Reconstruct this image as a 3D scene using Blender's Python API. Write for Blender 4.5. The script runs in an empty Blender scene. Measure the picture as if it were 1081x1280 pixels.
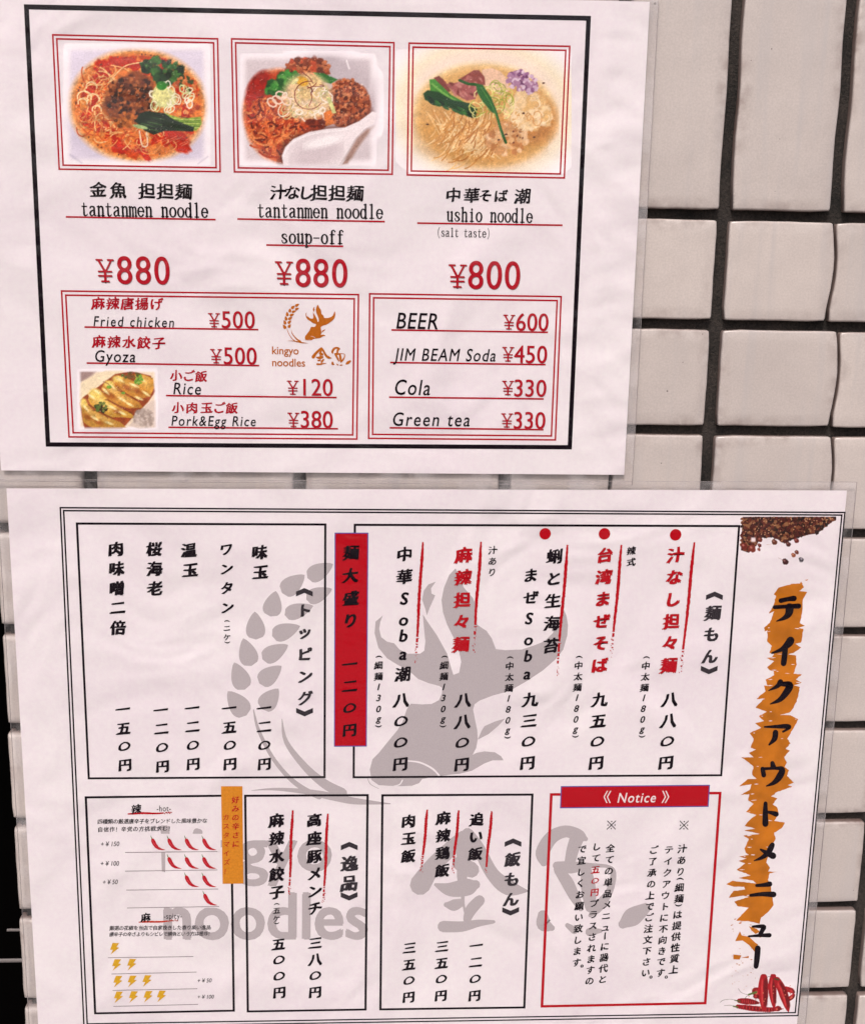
import bpy, bmesh, math, random
import numpy as np
from mathutils import Matrix, Vector
from mathutils.geometry import tessellate_polygon

random.seed(7)
scene = bpy.context.scene
COL = scene.collection
MM = 0.001

# ------------------------------------------------------------------ camera, sky, sun, exposure
PW, PH, FPX = 1081.0, 1280.0, 1400.0          # size of the photograph and its focal length in pixels
DIST = 0.5278                                  # lens to wall, metres
WALL_Z = 1.50                                  # height of the camera above the pavement
TILE_ROLL = math.radians(0.70)


def rot3(a, b, c):
    ca, sa, cb, sb, cc, sc = math.cos(a), math.sin(a), math.cos(b), math.sin(b), math.cos(c), math.sin(c)
    rx = np.array([[1, 0, 0], [0, ca, -sa], [0, sa, ca]])
    ry = np.array([[cb, 0, sb], [0, 1, 0], [-sb, 0, cb]])
    rz = np.array([[cc, -sc, 0], [sc, cc, 0], [0, 0, 1]])
    return rz @ ry @ rx


CAMR = rot3(math.radians(-11.2355), math.radians(-2.7889), math.radians(0.2725))
CAMR = rot3(0, 0, TILE_ROLL) @ CAMR
TOW = np.array([[1, 0, 0], [0, 0, -1], [0, 1, 0]])      # wall plane frame (x right, y up, z out) -> world
cam_data = bpy.data.cameras.new('camera')
cam = bpy.data.objects.new('camera', cam_data)
COL.objects.link(cam)
M3 = TOW @ CAMR
mat = Matrix([list(M3[i]) + [0] for i in range(3)] + [[0, 0, 0, 1]])
mat.translation = Vector((0, -DIST, WALL_Z))
cam.matrix_world = mat
cam_data.sensor_fit = 'HORIZONTAL'
cam_data.sensor_width = 36.0
cam_data.lens = 36.0 * FPX / PW
cam_data.clip_start = 0.01
cam_data.clip_end = 200
scene.camera = cam

SUN_EL, SUN_AZ = math.radians(52), math.radians(196)
world = bpy.data.worlds.new('World')
scene.world = world
world.use_nodes = True
wn = world.node_tree.nodes
wl = world.node_tree.links
sky = wn.new('ShaderNodeTexSky')
sky.sky_type = 'NISHITA'
sky.sun_disc = False
sky.sun_elevation = SUN_EL
sky.sun_rotation = SUN_AZ
sky.air_density = 1.0
sky.dust_density = 6.0
sky.ozone_density = 1.0
bg = wn['Background']
bg.inputs['Strength'].default_value = 0.09
wl.new(sky.outputs['Color'], bg.inputs['Color'])
sd = bpy.data.lights.new('sun', 'SUN')
sd.energy = 1.5
sd.angle = math.radians(11)
sd.color = (1.0, 0.95, 0.925)
sun = bpy.data.objects.new('sun', sd)
COL.objects.link(sun)
sdir = Vector((math.sin(SUN_AZ) * math.cos(SUN_EL), math.cos(SUN_AZ) * math.cos(SUN_EL), math.sin(SUN_EL)))
sun.rotation_euler = sdir.to_track_quat('Z', 'Y').to_euler()
sun.location = (0.5, -1.5, 3.5)
vs = scene.view_settings
vs.view_transform = 'Standard'
vs.look = 'None'
vs.exposure = 0.68
vs.gamma = 1
vs.use_curve_mapping = False
scene.cycles.transparent_max_bounces = 16

# ------------------------------------------------------------------ helpers


def ray_xz(u, v, y=0.0):
    """measured point of the photograph -> x, z on the plane y (metres); the wall itself is y = 0"""
    d = CAMR @ np.array([(u - PW / 2) / FPX, -(v - PH / 2) / FPX, -1.0])
    t = (DIST + y) / -d[2]
    return d[0] * t, WALL_Z + d[1] * t


def lin(c):
    return tuple((x / 12.92 if x <= 0.04045 else ((x + 0.055) / 1.055) ** 2.4) for x in [k / 255.0 for k in c])


def link(o, parent=None):
    COL.objects.link(o)
    if parent is not None:
        o.parent = parent
    return o


def tag(o, label=None, cat=None, group=None, kind=None):
    if label: o['label'] = label
    if cat: o['category'] = cat
    if group: o['group'] = group
    if kind: o['kind'] = kind
    return o


def empty(name, loc=(0, 0, 0), parent=None):
    o = bpy.data.objects.new(name, None)
    o.empty_display_size = 0.02
    o.location = loc
    return link(o, parent)


def new_mat(name):
    m = bpy.data.materials.new(name)
    m.use_nodes = True
    return m, m.node_tree.nodes, m.node_tree.links, m.node_tree.nodes['Principled BSDF']


def paper_bsdf(n, l, b):
    """a sheet of paper: fine pulp mottle and a very light cockle"""
    tc = n.new('ShaderNodeTexCoord')
    return tc


def ink_mat(name, rgb, rough=0.55, mottle=0.12, scale=900.0):
    """printed ink: colour with fine print grain"""
    m, n, l, b = new_mat(name)
    tc = n.new('ShaderNodeTexCoord')
    no = n.new('ShaderNodeTexNoise')
    no.inputs['Scale'].default_value = scale
    no.inputs['Detail'].default_value = 3
    l.new(tc.outputs['Object'], no.inputs['Vector'])
    mp = n.new('ShaderNodeMapRange')
    mp.inputs['From Min'].default_value = 0.3
    mp.inputs['From Max'].default_value = 0.7
    mp.inputs['To Min'].default_value = 1 - mottle
    mp.inputs['To Max'].default_value = 1 + mottle
    l.new(no.outputs['Fac'], mp.inputs['Value'])
    hs = n.new('ShaderNodeHueSaturation')
    hs.inputs['Color'].default_value = (*rgb, 1)
    l.new(mp.outputs['Result'], hs.inputs['Value'])
    l.new(hs.outputs['Color'], b.inputs['Base Color'])
    b.inputs['Roughness'].default_value = rough
    b.inputs['Specular IOR Level'].default_value = 0.05
    return m


INKS = {}


def ink(name, srgb, **k):
    if name not in INKS:
        INKS[name] = ink_mat(name, tuple(x * 0.72 for x in lin(srgb)), **k)
    return INKS[name]


BLACK = ink('ink_black', (20, 9, 20))
RED = ink('ink_red', (186, 22, 42))
RED2 = ink('ink_signal_red', (192, 12, 30))
GREY = ink('ink_watermark_grey', (184, 174, 177))
DGREY = ink('ink_heading_grey', (58, 52, 58))
ORANGE = ink('ink_orange', (204, 120, 30), mottle=0.20, scale=110.0)
TAB = ink('ink_amber', (226, 144, 40))
BROWN = ink('ink_logo_brown', (196, 108, 30))
BLUE = ink('ink_blue_fringe', (86, 84, 170))
HAIR = ink('ink_hairline_grey', (150, 138, 142))
GREY = INKS['ink_watermark_grey'] = ink_mat('ink_watermark_grey', tuple(x * 0.80 for x in lin((186, 177, 180))), mottle=0.05, scale=1500)
SHADOW = ink('ink_soft_shadow', (150, 110, 112))
YELLOW = ink('ink_bolt_yellow', (228, 176, 44))
WHITE = ink('ink_reversed_white', (252, 236, 238))
GREEN = ink('ink_stem_green', (86, 128, 44))
CHILI = ink('ink_chilli_red', (196, 18, 40))

PAPER_RGB = (0.850, 0.812, 0.818)


def make_paper(name, seed):
    m, n, l, b = new_mat(name)
    tc = n.new('ShaderNodeTexCoord')
    mix = n.new('ShaderNodeMix'); mix.data_type = 'RGBA'
    mix.inputs['A'].default_value = (*PAPER_RGB, 1)
    mix.inputs['B'].default_value = (PAPER_RGB[0] * 0.93, PAPER_RGB[1] * 0.87, PAPER_RGB[2] * 0.93, 1)
    n1 = n.new('ShaderNodeTexNoise'); n1.inputs['Scale'].default_value = 420; n1.inputs['Detail'].default_value = 4
    n1.inputs['Roughness'].default_value = 0.75
    n2 = n.new('ShaderNodeTexNoise'); n2.inputs['Scale'].default_value = 14 + seed; n2.inputs['Detail'].default_value = 3
    l.new(tc.outputs['Object'], n1.inputs['Vector']); l.new(tc.outputs['Object'], n2.inputs['Vector'])
    ad = n.new('ShaderNodeMath'); ad.operation = 'MULTIPLY_ADD'
    ad.inputs[1].default_value = 0.55
    l.new(n1.outputs['Fac'], ad.inputs[0])
    ml = n.new('ShaderNodeMath'); ml.operation = 'MULTIPLY'; ml.inputs[1].default_value = 0.45
    l.new(n2.outputs['Fac'], ml.inputs[0]); l.new(ml.outputs[0], ad.inputs[2])
    mr = n.new('ShaderNodeMapRange')
    mr.inputs['From Min'].default_value = 0.32; mr.inputs['From Max'].default_value = 0.68
    l.new(ad.outputs[0], mr.inputs['Value'])
    l.new(mr.outputs['Result'], mix.inputs['Factor'])
    # a print layer, if the mesh carries one (colour attribute "print", alpha = coverage)
    at = n.new('ShaderNodeAttribute'); at.attribute_name = 'print'
    m2 = n.new('ShaderNodeMix'); m2.data_type = 'RGBA'
    l.new(at.outputs['Alpha'], m2.inputs['Factor'])
    l.new(mix.outputs['Result'], m2.inputs['A'])
    l.new(at.outputs['Color'], m2.inputs['B'])
    return m, n, l, b, m2, mix, n1


def paper_mat(name, seed, printed, buckle=None):
    m, n, l, b, m2, mix, n1 = make_paper(name, seed)
    colr = m2.outputs['Result'] if printed else mix.outputs['Result']
    l.new(colr, b.inputs['Base Color'])
    b.inputs['Roughness'].default_value = 0.65
    b.inputs['Specular IOR Level'].default_value = 0.25
    ck = n.new('ShaderNodeTexNoise'); ck.inputs['Scale'].default_value = 17; ck.inputs['Detail'].default_value = 2
    ck.inputs['Distortion'].default_value = 0.8
    tck = n.new('ShaderNodeTexCoord'); l.new(tck.outputs['Object'], ck.inputs['Vector'])
    bpk = n.new('ShaderNodeBump'); bpk.inputs['Strength'].default_value = 0.6; bpk.inputs['Distance'].default_value = 0.007
    l.new(ck.outputs['Fac'], bpk.inputs['Height']); l.new(bpk.outputs[0], b.inputs['Normal'])
    if buckle is not None:        # the free margin of the sheet has buckled inside its pouch
        mpb = n.new('ShaderNodeMapping'); mpb.inputs['Scale'].default_value = (1.0, 1.0, 1.7)
        mpb.inputs['Rotation'].default_value = (0, 0.45, 0)
        l.new(tck.outputs['Object'], mpb.inputs['Vector'])
        kb_ = n.new('ShaderNodeTexNoise'); kb_.inputs['Scale'].default_value = 38; kb_.inputs['Detail'].default_value = 1.2
        kb_.inputs['Distortion'].default_value = 0.2
        l.new(mpb.outputs[0], kb_.inputs['Vector'])
        sx_ = n.new('ShaderNodeSeparateXYZ'); l.new(tck.outputs['Object'], sx_.inputs[0])
        mk = n.new('ShaderNodeMapRange'); mk.inputs['From Min'].default_value = buckle - 0.004; mk.inputs['From Max'].default_value = buckle + 0.012
        l.new(sx_.outputs['X'], mk.inputs['Value'])
        mlt = n.new('ShaderNodeMath'); mlt.operation = 'MULTIPLY'
        l.new(kb_.outputs['Fac'], mlt.inputs[0]); l.new(mk.outputs['Result'], mlt.inputs[1])
        bpb = n.new('ShaderNodeBump'); bpb.inputs['Strength'].default_value = 0.5; bpb.inputs['Distance'].default_value = 0.0035
        l.new(mlt.outputs[0], bpb.inputs['Height']); l.new(bpk.outputs[0], bpb.inputs['Normal'])
        l.new(bpb.outputs[0], b.inputs['Normal'])
    if not printed:
        tr = n.new('ShaderNodeBsdfTranslucent')
        l.new(colr, tr.inputs['Color'])
        ms = n.new('ShaderNodeMixShader'); ms.inputs[0].default_value = 0.18
        l.new(b.outputs[0], ms.inputs[1]); l.new(tr.outputs[0], ms.inputs[2])
        l.new(ms.outputs[0], n['Material Output'].inputs['Surface'])
    return m


PAPER = paper_mat('sheet_paper', 0, False)
PAPER_UPPER = paper_mat('sheet_paper_buckled', 0, False, 0.091)
PRINTED = paper_mat('sheet_paper_print', 0, True)
for _k in ('ink_watermark_grey', 'ink_reversed_white'):
    pass

# laminating film: clear, slightly wavy, glossy
FILM, n, l, b = new_mat('laminating_film')
n.remove(b)
tc = n.new('ShaderNodeTexCoord')
tr = n.new('ShaderNodeBsdfTransparent'); tr.inputs['Color'].default_value = (0.985, 0.98, 0.985, 1)
gl = n.new('ShaderNodeBsdfGlossy'); gl.inputs['Roughness'].default_value = 0.16
lw = n.new('ShaderNodeLayerWeight'); lw.inputs['Blend'].default_value = 0.5
p5 = n.new('ShaderNodeMath'); p5.operation = 'POWER'; p5.inputs[1].default_value = 5
fr = n.new('ShaderNodeMath'); fr.operation = 'MULTIPLY_ADD'; fr.inputs[1].default_value = 0.95; fr.inputs[2].default_value = 0.024
l.new(lw.outputs['Facing'], p5.inputs[0]); l.new(p5.outputs[0], fr.inputs[0])
mpn = n.new('ShaderNodeMapping'); mpn.inputs['Scale'].default_value = (1.0, 1.0, 2.2)
nz = n.new('ShaderNodeTexNoise'); nz.inputs['Scale'].default_value = 22; nz.inputs['Detail'].default_value = 2.5
nz.inputs['Distortion'].default_value = 0.6
l.new(tc.outputs['Object'], mpn.inputs['Vector']); l.new(mpn.outputs[0], nz.inputs['Vector'])
bp = n.new('ShaderNodeBump'); bp.inputs['Strength'].default_value = 0.5; bp.inputs['Distance'].default_value = 0.006
l.new(nz.outputs['Fac'], bp.inputs['Height'])
l.new(bp.outputs[0], gl.inputs['Normal'])
ms = n.new('ShaderNodeMixShader')
l.new(fr.outputs[0], ms.inputs[0]); l.new(tr.outputs[0], ms.inputs[1]); l.new(gl.outputs[0], ms.inputs[2])
l.new(ms.outputs[0], n['Material Output'].inputs['Surface'])

SEAL, n, l, b = new_mat('sealed_film_edge')        # the welded border of the pouch is slightly milky
tr = n.new('ShaderNodeBsdfTransparent')
b.inputs['Base Color'].default_value = (0.80, 0.76, 0.77, 1); b.inputs['Roughness'].default_value = 0.25
tc = n.new('ShaderNodeTexCoord'); nz = n.new('ShaderNodeTexNoise'); nz.inputs['Scale'].default_value = 70; nz.inputs['Detail'].default_value = 3
l.new(tc.outputs['Object'], nz.inputs['Vector'])
mr = n.new('ShaderNodeMapRange'); mr.inputs['From Min'].default_value = 0.42; mr.inputs['From Max'].default_value = 0.66
mr.inputs['To Min'].default_value = 0.04; mr.inputs['To Max'].default_value = 0.26
l.new(nz.outputs['Fac'], mr.inputs['Value'])
ms = n.new('ShaderNodeMixShader')
l.new(mr.outputs['Result'], ms.inputs[0]); l.new(tr.outputs[0], ms.inputs[1]); l.new(b.outputs[0], ms.inputs[2])
l.new(ms.outputs[0], n['Material Output'].inputs['Surface'])

FILM_EDGE, n, l, b = new_mat('film_edge')
b.inputs['Base Color'].default_value = (0.30, 0.27, 0.27, 1)
b.inputs['Roughness'].default_value = 0.2


# glazed tile
def tile_mat():
    m, n, l, b = new_mat('glazed_tile')
    tc = n.new('ShaderNodeTexCoord'); geo = n.new('ShaderNodeNewGeometry')
    oi = n.new('ShaderNodeObjectInfo')
    base = n.new('ShaderNodeMix'); base.data_type = 'RGBA'
    base.inputs['A'].default_value = (0.505, 0.446, 0.420, 1)
    base.inputs['B'].default_value = (0.430, 0.380, 0.362, 1)
    n1 = n.new('ShaderNodeTexNoise'); n1.inputs['Scale'].default_value = 30; n1.inputs['Detail'].default_value = 6
    n1.inputs['Roughness'].default_value = 0.65
    l.new(geo.outputs['Position'], n1.inputs['Vector'])
    ad = n.new('ShaderNodeMath'); ad.operation = 'MULTIPLY_ADD'; ad.inputs[1].default_value = 0.35
    l.new(oi.outputs['Random'], ad.inputs[0]); l.new(n1.outputs['Fac'], ad.inputs[2])
    mr = n.new('ShaderNodeMapRange'); mr.inputs['From Min'].default_value = 0.4; mr.inputs['From Max'].default_value = 0.95
    l.new(ad.outputs[0], mr.inputs['Value']); l.new(mr.outputs['Result'], base.inputs['Factor'])
    # fine glaze grain
    n2 = n.new('ShaderNodeTexNoise'); n2.inputs['Scale'].default_value = 1200; n2.inputs['Detail'].default_value = 2
    l.new(geo.outputs['Position'], n2.inputs['Vector'])
    mr2 = n.new('ShaderNodeMapRange'); mr2.inputs['To Min'].default_value = 0.93; mr2.inputs['To Max'].default_value = 1.07
    mr2.inputs['From Min'].default_value = 0.3; mr2.inputs['From Max'].default_value = 0.7
    l.new(n2.outputs['Fac'], mr2.inputs['Value'])
    hs = n.new('ShaderNodeHueSaturation')
    l.new(base.outputs['Result'], hs.inputs['Color']); l.new(mr2.outputs['Result'], hs.inputs['Value'])
    # vertical rain streaks
    mp = n.new('ShaderNodeMapping'); mp.inputs['Scale'].default_value = (150, 1, 9)
    l.new(geo.outputs['Position'], mp.inputs['Vector'])
    n3 = n.new('ShaderNodeTexNoise'); n3.inputs['Scale'].default_value = 1; n3.inputs['Detail'].default_value = 2
    l.new(mp.outputs[0], n3.inputs['Vector'])
    mr3 = n.new('ShaderNodeMapRange'); mr3.inputs['From Min'].default_value = 0.52; mr3.inputs['From Max'].default_value = 0.75
    mr3.inputs['To Max'].default_value = 0.55
    l.new(n3.outputs['Fac'], mr3.inputs['Value'])
    st = n.new('ShaderNodeMix'); st.data_type = 'RGBA'; st.inputs['B'].default_value = (0.40, 0.37, 0.37, 1)
    l.new(mr3.outputs['Result'], st.inputs['Factor']); l.new(hs.outputs['Color'], st.inputs['A'])
    # pinholes and specks
    vo = n.new('ShaderNodeTexVoronoi'); vo.inputs['Scale'].default_value = 130; vo.inputs['Randomness'].default_value = 1
    l.new(geo.outputs['Position'], vo.inputs['Vector'])
    rnd = n.new('ShaderNodeMath'); rnd.operation = 'MULTIPLY'; rnd.inputs[1].default_value = 0.085
    sx = n.new('ShaderNodeSeparateColor'); l.new(vo.outputs['Color'], sx.inputs[0])
    pw = n.new('ShaderNodeMath'); pw.operation = 'POWER'; pw.inputs[1].default_value = 5
    l.new(sx.outputs[0], pw.inputs[0]); l.new(pw.outputs[0], rnd.inputs[0])
    lt = n.new('ShaderNodeMath'); lt.operation = 'LESS_THAN'
    l.new(vo.outputs['Distance'], lt.inputs[0]); l.new(rnd.outputs[0], lt.inputs[1])
    mm = n.new('ShaderNodeMath'); mm.operation = 'MULTIPLY'; mm.inputs[1].default_value = 0.8
    l.new(lt.outputs[0], mm.inputs[0])
    sp = n.new('ShaderNodeMix'); sp.data_type = 'RGBA'; sp.inputs['B'].default_value = (0.10, 0.08, 0.08, 1)
    l.new(mm.outputs[0], sp.inputs['Factor']); l.new(st.outputs['Result'], sp.inputs['A'])
    # grime on the rim: attribute "rim" is 1 at the tile's edge
    at = n.new('ShaderNodeAttribute'); at.attribute_name = 'rim'
    n4 = n.new('ShaderNodeTexNoise'); n4.inputs['Scale'].default_value = 160; n4.inputs['Detail'].default_value = 5
    l.new(geo.outputs['Position'], n4.inputs['Vector'])
    mr4 = n.new('ShaderNodeMapRange'); mr4.inputs['From Min'].default_value = 0.40; mr4.inputs['From Max'].default_value = 0.62
    mr4.inputs['To Max'].default_value = 0.8
    l.new(n4.outputs['Fac'], mr4.inputs['Value'])
    gm = n.new('ShaderNodeMath'); gm.operation = 'MULTIPLY'
    n6 = n.new('ShaderNodeTexNoise'); n6.inputs['Scale'].default_value = 26; n6.inputs['Detail'].default_value = 3
    l.new(geo.outputs['Position'], n6.inputs['Vector'])
    mr6 = n.new('ShaderNodeMapRange'); mr6.inputs['From Min'].default_value = 0.46; mr6.inputs['From Max'].default_value = 0.66
    mr6.inputs['To Min'].default_value = 0.12
    l.new(n6.outputs['Fac'], mr6.inputs['Value'])
    gx = n.new('ShaderNodeMath'); gx.operation = 'MULTIPLY'
    l.new(mr4.outputs['Result'], gx.inputs[0]); l.new(mr6.outputs['Result'], gx.inputs[1])
    l.new(at.outputs['Fac'], gm.inputs[0]); l.new(gx.outputs[0], gm.inputs[1])
    gr = n.new('ShaderNodeMix'); gr.data_type = 'RGBA'; gr.inputs['B'].default_value = (0.20, 0.145, 0.13, 1)
    l.new(gm.outputs[0], gr.inputs['Factor']); l.new(sp.outputs['Result'], gr.inputs['A'])
    # bare unglazed side
    at2 = n.new('ShaderNodeAttribute'); at2.attribute_name = 'side'
    sd2 = n.new('ShaderNodeMix'); sd2.data_type = 'RGBA'; sd2.inputs['B'].default_value = (0.115, 0.07, 0.06, 1)
    l.new(at2.outputs['Fac'], sd2.inputs['Factor']); l.new(gr.outputs['Result'], sd2.inputs['A'])
    l.new(sd2.outputs['Result'], b.inputs['Base Color'])
    b.inputs['Roughness'].default_value = 0.28
    b.inputs['Specular IOR Level'].default_value = 0.45
    n5 = n.new('ShaderNodeTexNoise'); n5.inputs['Scale'].default_value = 60; n5.inputs['Detail'].default_value = 4
    l.new(geo.outputs['Position'], n5.inputs['Vector'])
    bp = n.new('ShaderNodeBump'); bp.inputs['Strength'].default_value = 0.35; bp.inputs['Distance'].default_value = 0.001
    l.new(n5.outputs['Fac'], bp.inputs['Height']); l.new(bp.outputs[0], b.inputs['Normal'])
    return m


TILE = tile_mat()
GROUT, n, l, b = new_mat('cement_joint')
geo = n.new('ShaderNodeNewGeometry')
n1 = n.new('ShaderNodeTexNoise'); n1.inputs['Scale'].default_value = 700; n1.inputs['Detail'].default_value = 6
n1.inputs['Roughness'].default_value = 0.7
n2 = n.new('ShaderNodeTexNoise'); n2.inputs['Scale'].default_value = 45; n2.inputs['Detail'].default_value = 4
l.new(geo.outputs['Position'], n1.inputs['Vector']); l.new(geo.outputs['Position'], n2.inputs['Vector'])
cr = n.new('ShaderNodeValToRGB')
cr.color_ramp.elements[0].position = 0.40; cr.color_ramp.elements[0].color = (0.005, 0.004, 0.003, 1)
cr.color_ramp.elements[1].position = 0.64; cr.color_ramp.elements[1].color = (0.050, 0.038, 0.033, 1)
av = n.new('ShaderNodeMath'); av.operation = 'MULTIPLY_ADD'; av.inputs[1].default_value = 0.45
hf = n.new('ShaderNodeMath'); hf.operation = 'MULTIPLY'; hf.inputs[1].default_value = 0.55
l.new(n1.outputs['Fac'], hf.inputs[0]); l.new(n2.outputs['Fac'], av.inputs[0]); l.new(hf.outputs[0], av.inputs[2])
l.new(av.outputs[0], cr.inputs[0]); l.new(cr.outputs[0], b.inputs['Base Color'])
b.inputs['Roughness'].default_value = 0.9
bp = n.new('ShaderNodeBump'); bp.inputs['Strength'].default_value = 1.0; bp.inputs['Distance'].default_value = 0.0014
l.new(n1.outputs['Fac'], bp.inputs['Height']); l.new(bp.outputs[0], b.inputs['Normal'])


def plain(name, rgb, rough=0.7, noise=None):
    m, n, l, b = new_mat(name)
    tc = n.new('ShaderNodeTexCoord')
    no = n.new('ShaderNodeTexNoise'); no.inputs['Scale'].default_value = noise or 20
    no.inputs['Detail'].default_value = 5
    l.new(tc.outputs['Object'], no.inputs['Vector'])
    mx = n.new('ShaderNodeMix'); mx.data_type = 'RGBA'
    mx.inputs['A'].default_value = (*[c * 0.8 for c in rgb], 1); mx.inputs['B'].default_value = (*[c * 1.2 for c in rgb], 1)
    l.new(no.outputs['Fac'], mx.inputs['Factor']); l.new(mx.outputs['Result'], b.inputs['Base Color'])
    b.inputs['Roughness'].default_value = rough
    b.inputs['Specular IOR Level'].default_value = 0.5 if max(rgb) > 0.05 else 0.02
    return m


# ------------------------------------------------------------------ mesh builders
def mesh_obj(name, verts, faces, material, parent=None, smooth=False):
    me = bpy.data.meshes.new(name)
    me.from_pydata([tuple(v) for v in verts], [], faces)
    me.materials.append(material)
    if smooth:
        me.shade_smooth()
    me.update()
    return link(bpy.data.objects.new(name, me), parent)


def box(name, x0, x1, y0, y1, z0, z1, material, parent=None):
    v = [(x, y, z) for x in (x0, x1) for y in (y0, y1) for z in (z0, z1)]
    f = [(0, 1, 3, 2), (4, 6, 7, 5), (0, 4, 5, 1), (2, 3, 7, 6), (0, 2, 6, 4), (1, 5, 7, 3)]
    return mesh_obj(name, v, f, material, parent)


class Sheet:
    """printing on one flat sheet: every layer of ink sits a few hundredths of a millimetre in front of the paper"""

    def __init__(self, y):
        self.y = y                       # paper face
        self.k = 0

    def at(self, u, v):
        x, z = ray_xz(u, v, self.y)
        return np.array([x, z])

    def unit(self, u, v):
        """metres per photograph pixel, across and up, near u, v"""
        a = self.at(u - 2, v); b = self.at(u + 2, v); c = self.at(u, v - 2); d = self.at(u, v + 2)
        return np.linalg.norm(b - a) / 4, np.linalg.norm(c - d) / 4


class Ink:
    """collects flat shapes that become one printed mesh"""

    def __init__(self, sheet, layer):
        self.s = sheet; self.layer = layer
        self.v = []; self.f = []; self.mi = []; self.m = []

    def _m(self, mat):
        if mat not in self.m:
            self.m.append(mat)
        return self.m.index(mat)

    def add(self, pts2, faces, mat, lift=0.0):
        o = len(self.v)
        y = self.s.y - (self.layer + lift) * 0.02 * MM
        self.v += [(p[0], y, p[1]) for p in pts2]
        self.f += [tuple(i + o for i in f) for f in faces]
        self.mi += [self._m(mat)] * len(faces)

    def poly_px(self, pts, mat, lift=0.0):
        P = [self.s.at(*p) for p in pts]
        t = tessellate_polygon([[Vector((p[0], p[1], 0)) for p in P]])
        self.add(P, [tuple(x) for x in t], mat, lift)

    def quad_px(self, a, b, c, d, mat, lift=0.0):
        self.add([self.s.at(*a), self.s.at(*b), self.s.at(*c), self.s.at(*d)], [(0, 1, 2, 3)], mat, lift)

    def line_px(self, a, b, w, mat, lift=0.0):
        A, B = self.s.at(*a), self.s.at(*b)
        ux, uz = self.s.unit((a[0] + b[0]) / 2, (a[1] + b[1]) / 2)
        d = (B - A) / np.linalg.norm(B - A); nrm = np.array([-d[1], d[0]]) * w * (ux + uz) / 4
        self.add([A - nrm, B - nrm, B + nrm, A + nrm], [(0, 1, 2, 3)], mat, lift)

    def frame_px(self, c, w, mat, lift=0.0):
        """closed frame as a mitred ring"""
        P = [self.s.at(*p) for p in c]
        cx = sum(P) / 4
        ux, uz = self.s.unit(*c[0])
        out, inn = [], []
        for i in range(4):
            a = P[i - 1]; p = P[i]; q = P[(i + 1) % 4]
            d1 = (p - a) / np.linalg.norm(p - a); d2 = (q - p) / np.linalg.norm(q - p)
            bis = (d1 - d2)
            bis = bis / np.linalg.norm(bis) * w * (ux + uz) / 4 * 1.414
            if np.dot(bis, p - cx) < 0: bis = -bis
            out.append(p + bis); inn.append(p - bis)
        self.add(out + inn, [(i, (i + 1) % 4, 4 + (i + 1) % 4, 4 + i) for i in range(4)], mat, lift)

    def disc_px(self, u, v, r, mat, n=28, lift=0.0):
        c = self.s.at(u, v); ux, uz = self.s.unit(u, v)
        self.add([c + np.array([math.cos(t) * r * ux, math.sin(t) * r * uz]) for t in [2 * math.pi * i / n for i in range(n)]],
                 [tuple(range(n))], mat, lift)

    def stroke_local(self, pts, to, mat, lift=0.0, sub=5, closed=False):
        """tapering brush stroke; pts = (x, y, width), to = map to sheet metres"""
        P = np.array(pts, float)
        if len(P) > 2:
            Q = []
            for i in range(len(P) - 1):
                p0 = P[max(i - 1, 0)]; p1 = P[i]; p2 = P[i + 1]; p3 = P[min(i + 2, len(P) - 1)]
                for k in range(sub):
                    t = k / sub
                    Q.append(0.5 * ((2 * p1) + (p2 - p0) * t + (2 * p0 - 5 * p1 + 4 * p2 - p3) * t * t + (3 * p1 - p0 - 3 * p2 + p3) * t ** 3))
            Q.append(P[-1]); P = np.array(Q)
        L, R = [], []
        N = len(P)
        for i in range(N):
            d = P[min(i + 1, N - 1), :2] - P[max(i - 1, 0), :2]
            d = d / (np.linalg.norm(d) + 1e-9); nn = np.array([-d[1], d[0]]) * max(P[i, 2], 0.05) / 2
            L.append(P[i, :2] + nn); R.append(P[i, :2] - nn)
        # rounded ends
        def cap(c, a, w):
            return [c + np.array([math.cos(a + t), math.sin(a + t)]) * w / 2 for t in (-0.9, -0.3, 0.3, 0.9)]
        d0 = P[0, :2] - P[1, :2]; d1 = P[-1, :2] - P[-2, :2]
        c0 = cap(P[0, :2], math.atan2(d0[1], d0[0]), P[0, 2]); c1 = cap(P[-1, :2], math.atan2(d1[1], d1[0]), P[-1, 2])
        V = L + R + c0 + c1
        F = [(i, i + 1, N + i + 1, N + i) for i in range(N - 1)]
        F += [(0, N) + tuple(2 * N + j for j in (0, 1, 2, 3)) if False else (N, 2 * N + 3, 2 * N + 2, 2 * N + 1, 2 * N, 0)]
        F += [(N - 1, 2 * N + 7, 2 * N + 6, 2 * N + 5, 2 * N + 4, 2 * N - 1)]
        self.add([to(p) for p in V], F, mat, lift)

    def build(self, name, parent=None, label=None):
        me = bpy.data.meshes.new(name)
        me.from_pydata(self.v, [], self.f)
        for m in self.m:
            me.materials.append(m)
        me.polygons.foreach_set('material_index', self.mi)
        me.update()
        o = link(bpy.data.objects.new(name, me), parent)
        if label: o['label'] = label
        return o


# ------------------------------------------------------------------ lettering
_cache = {}


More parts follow.
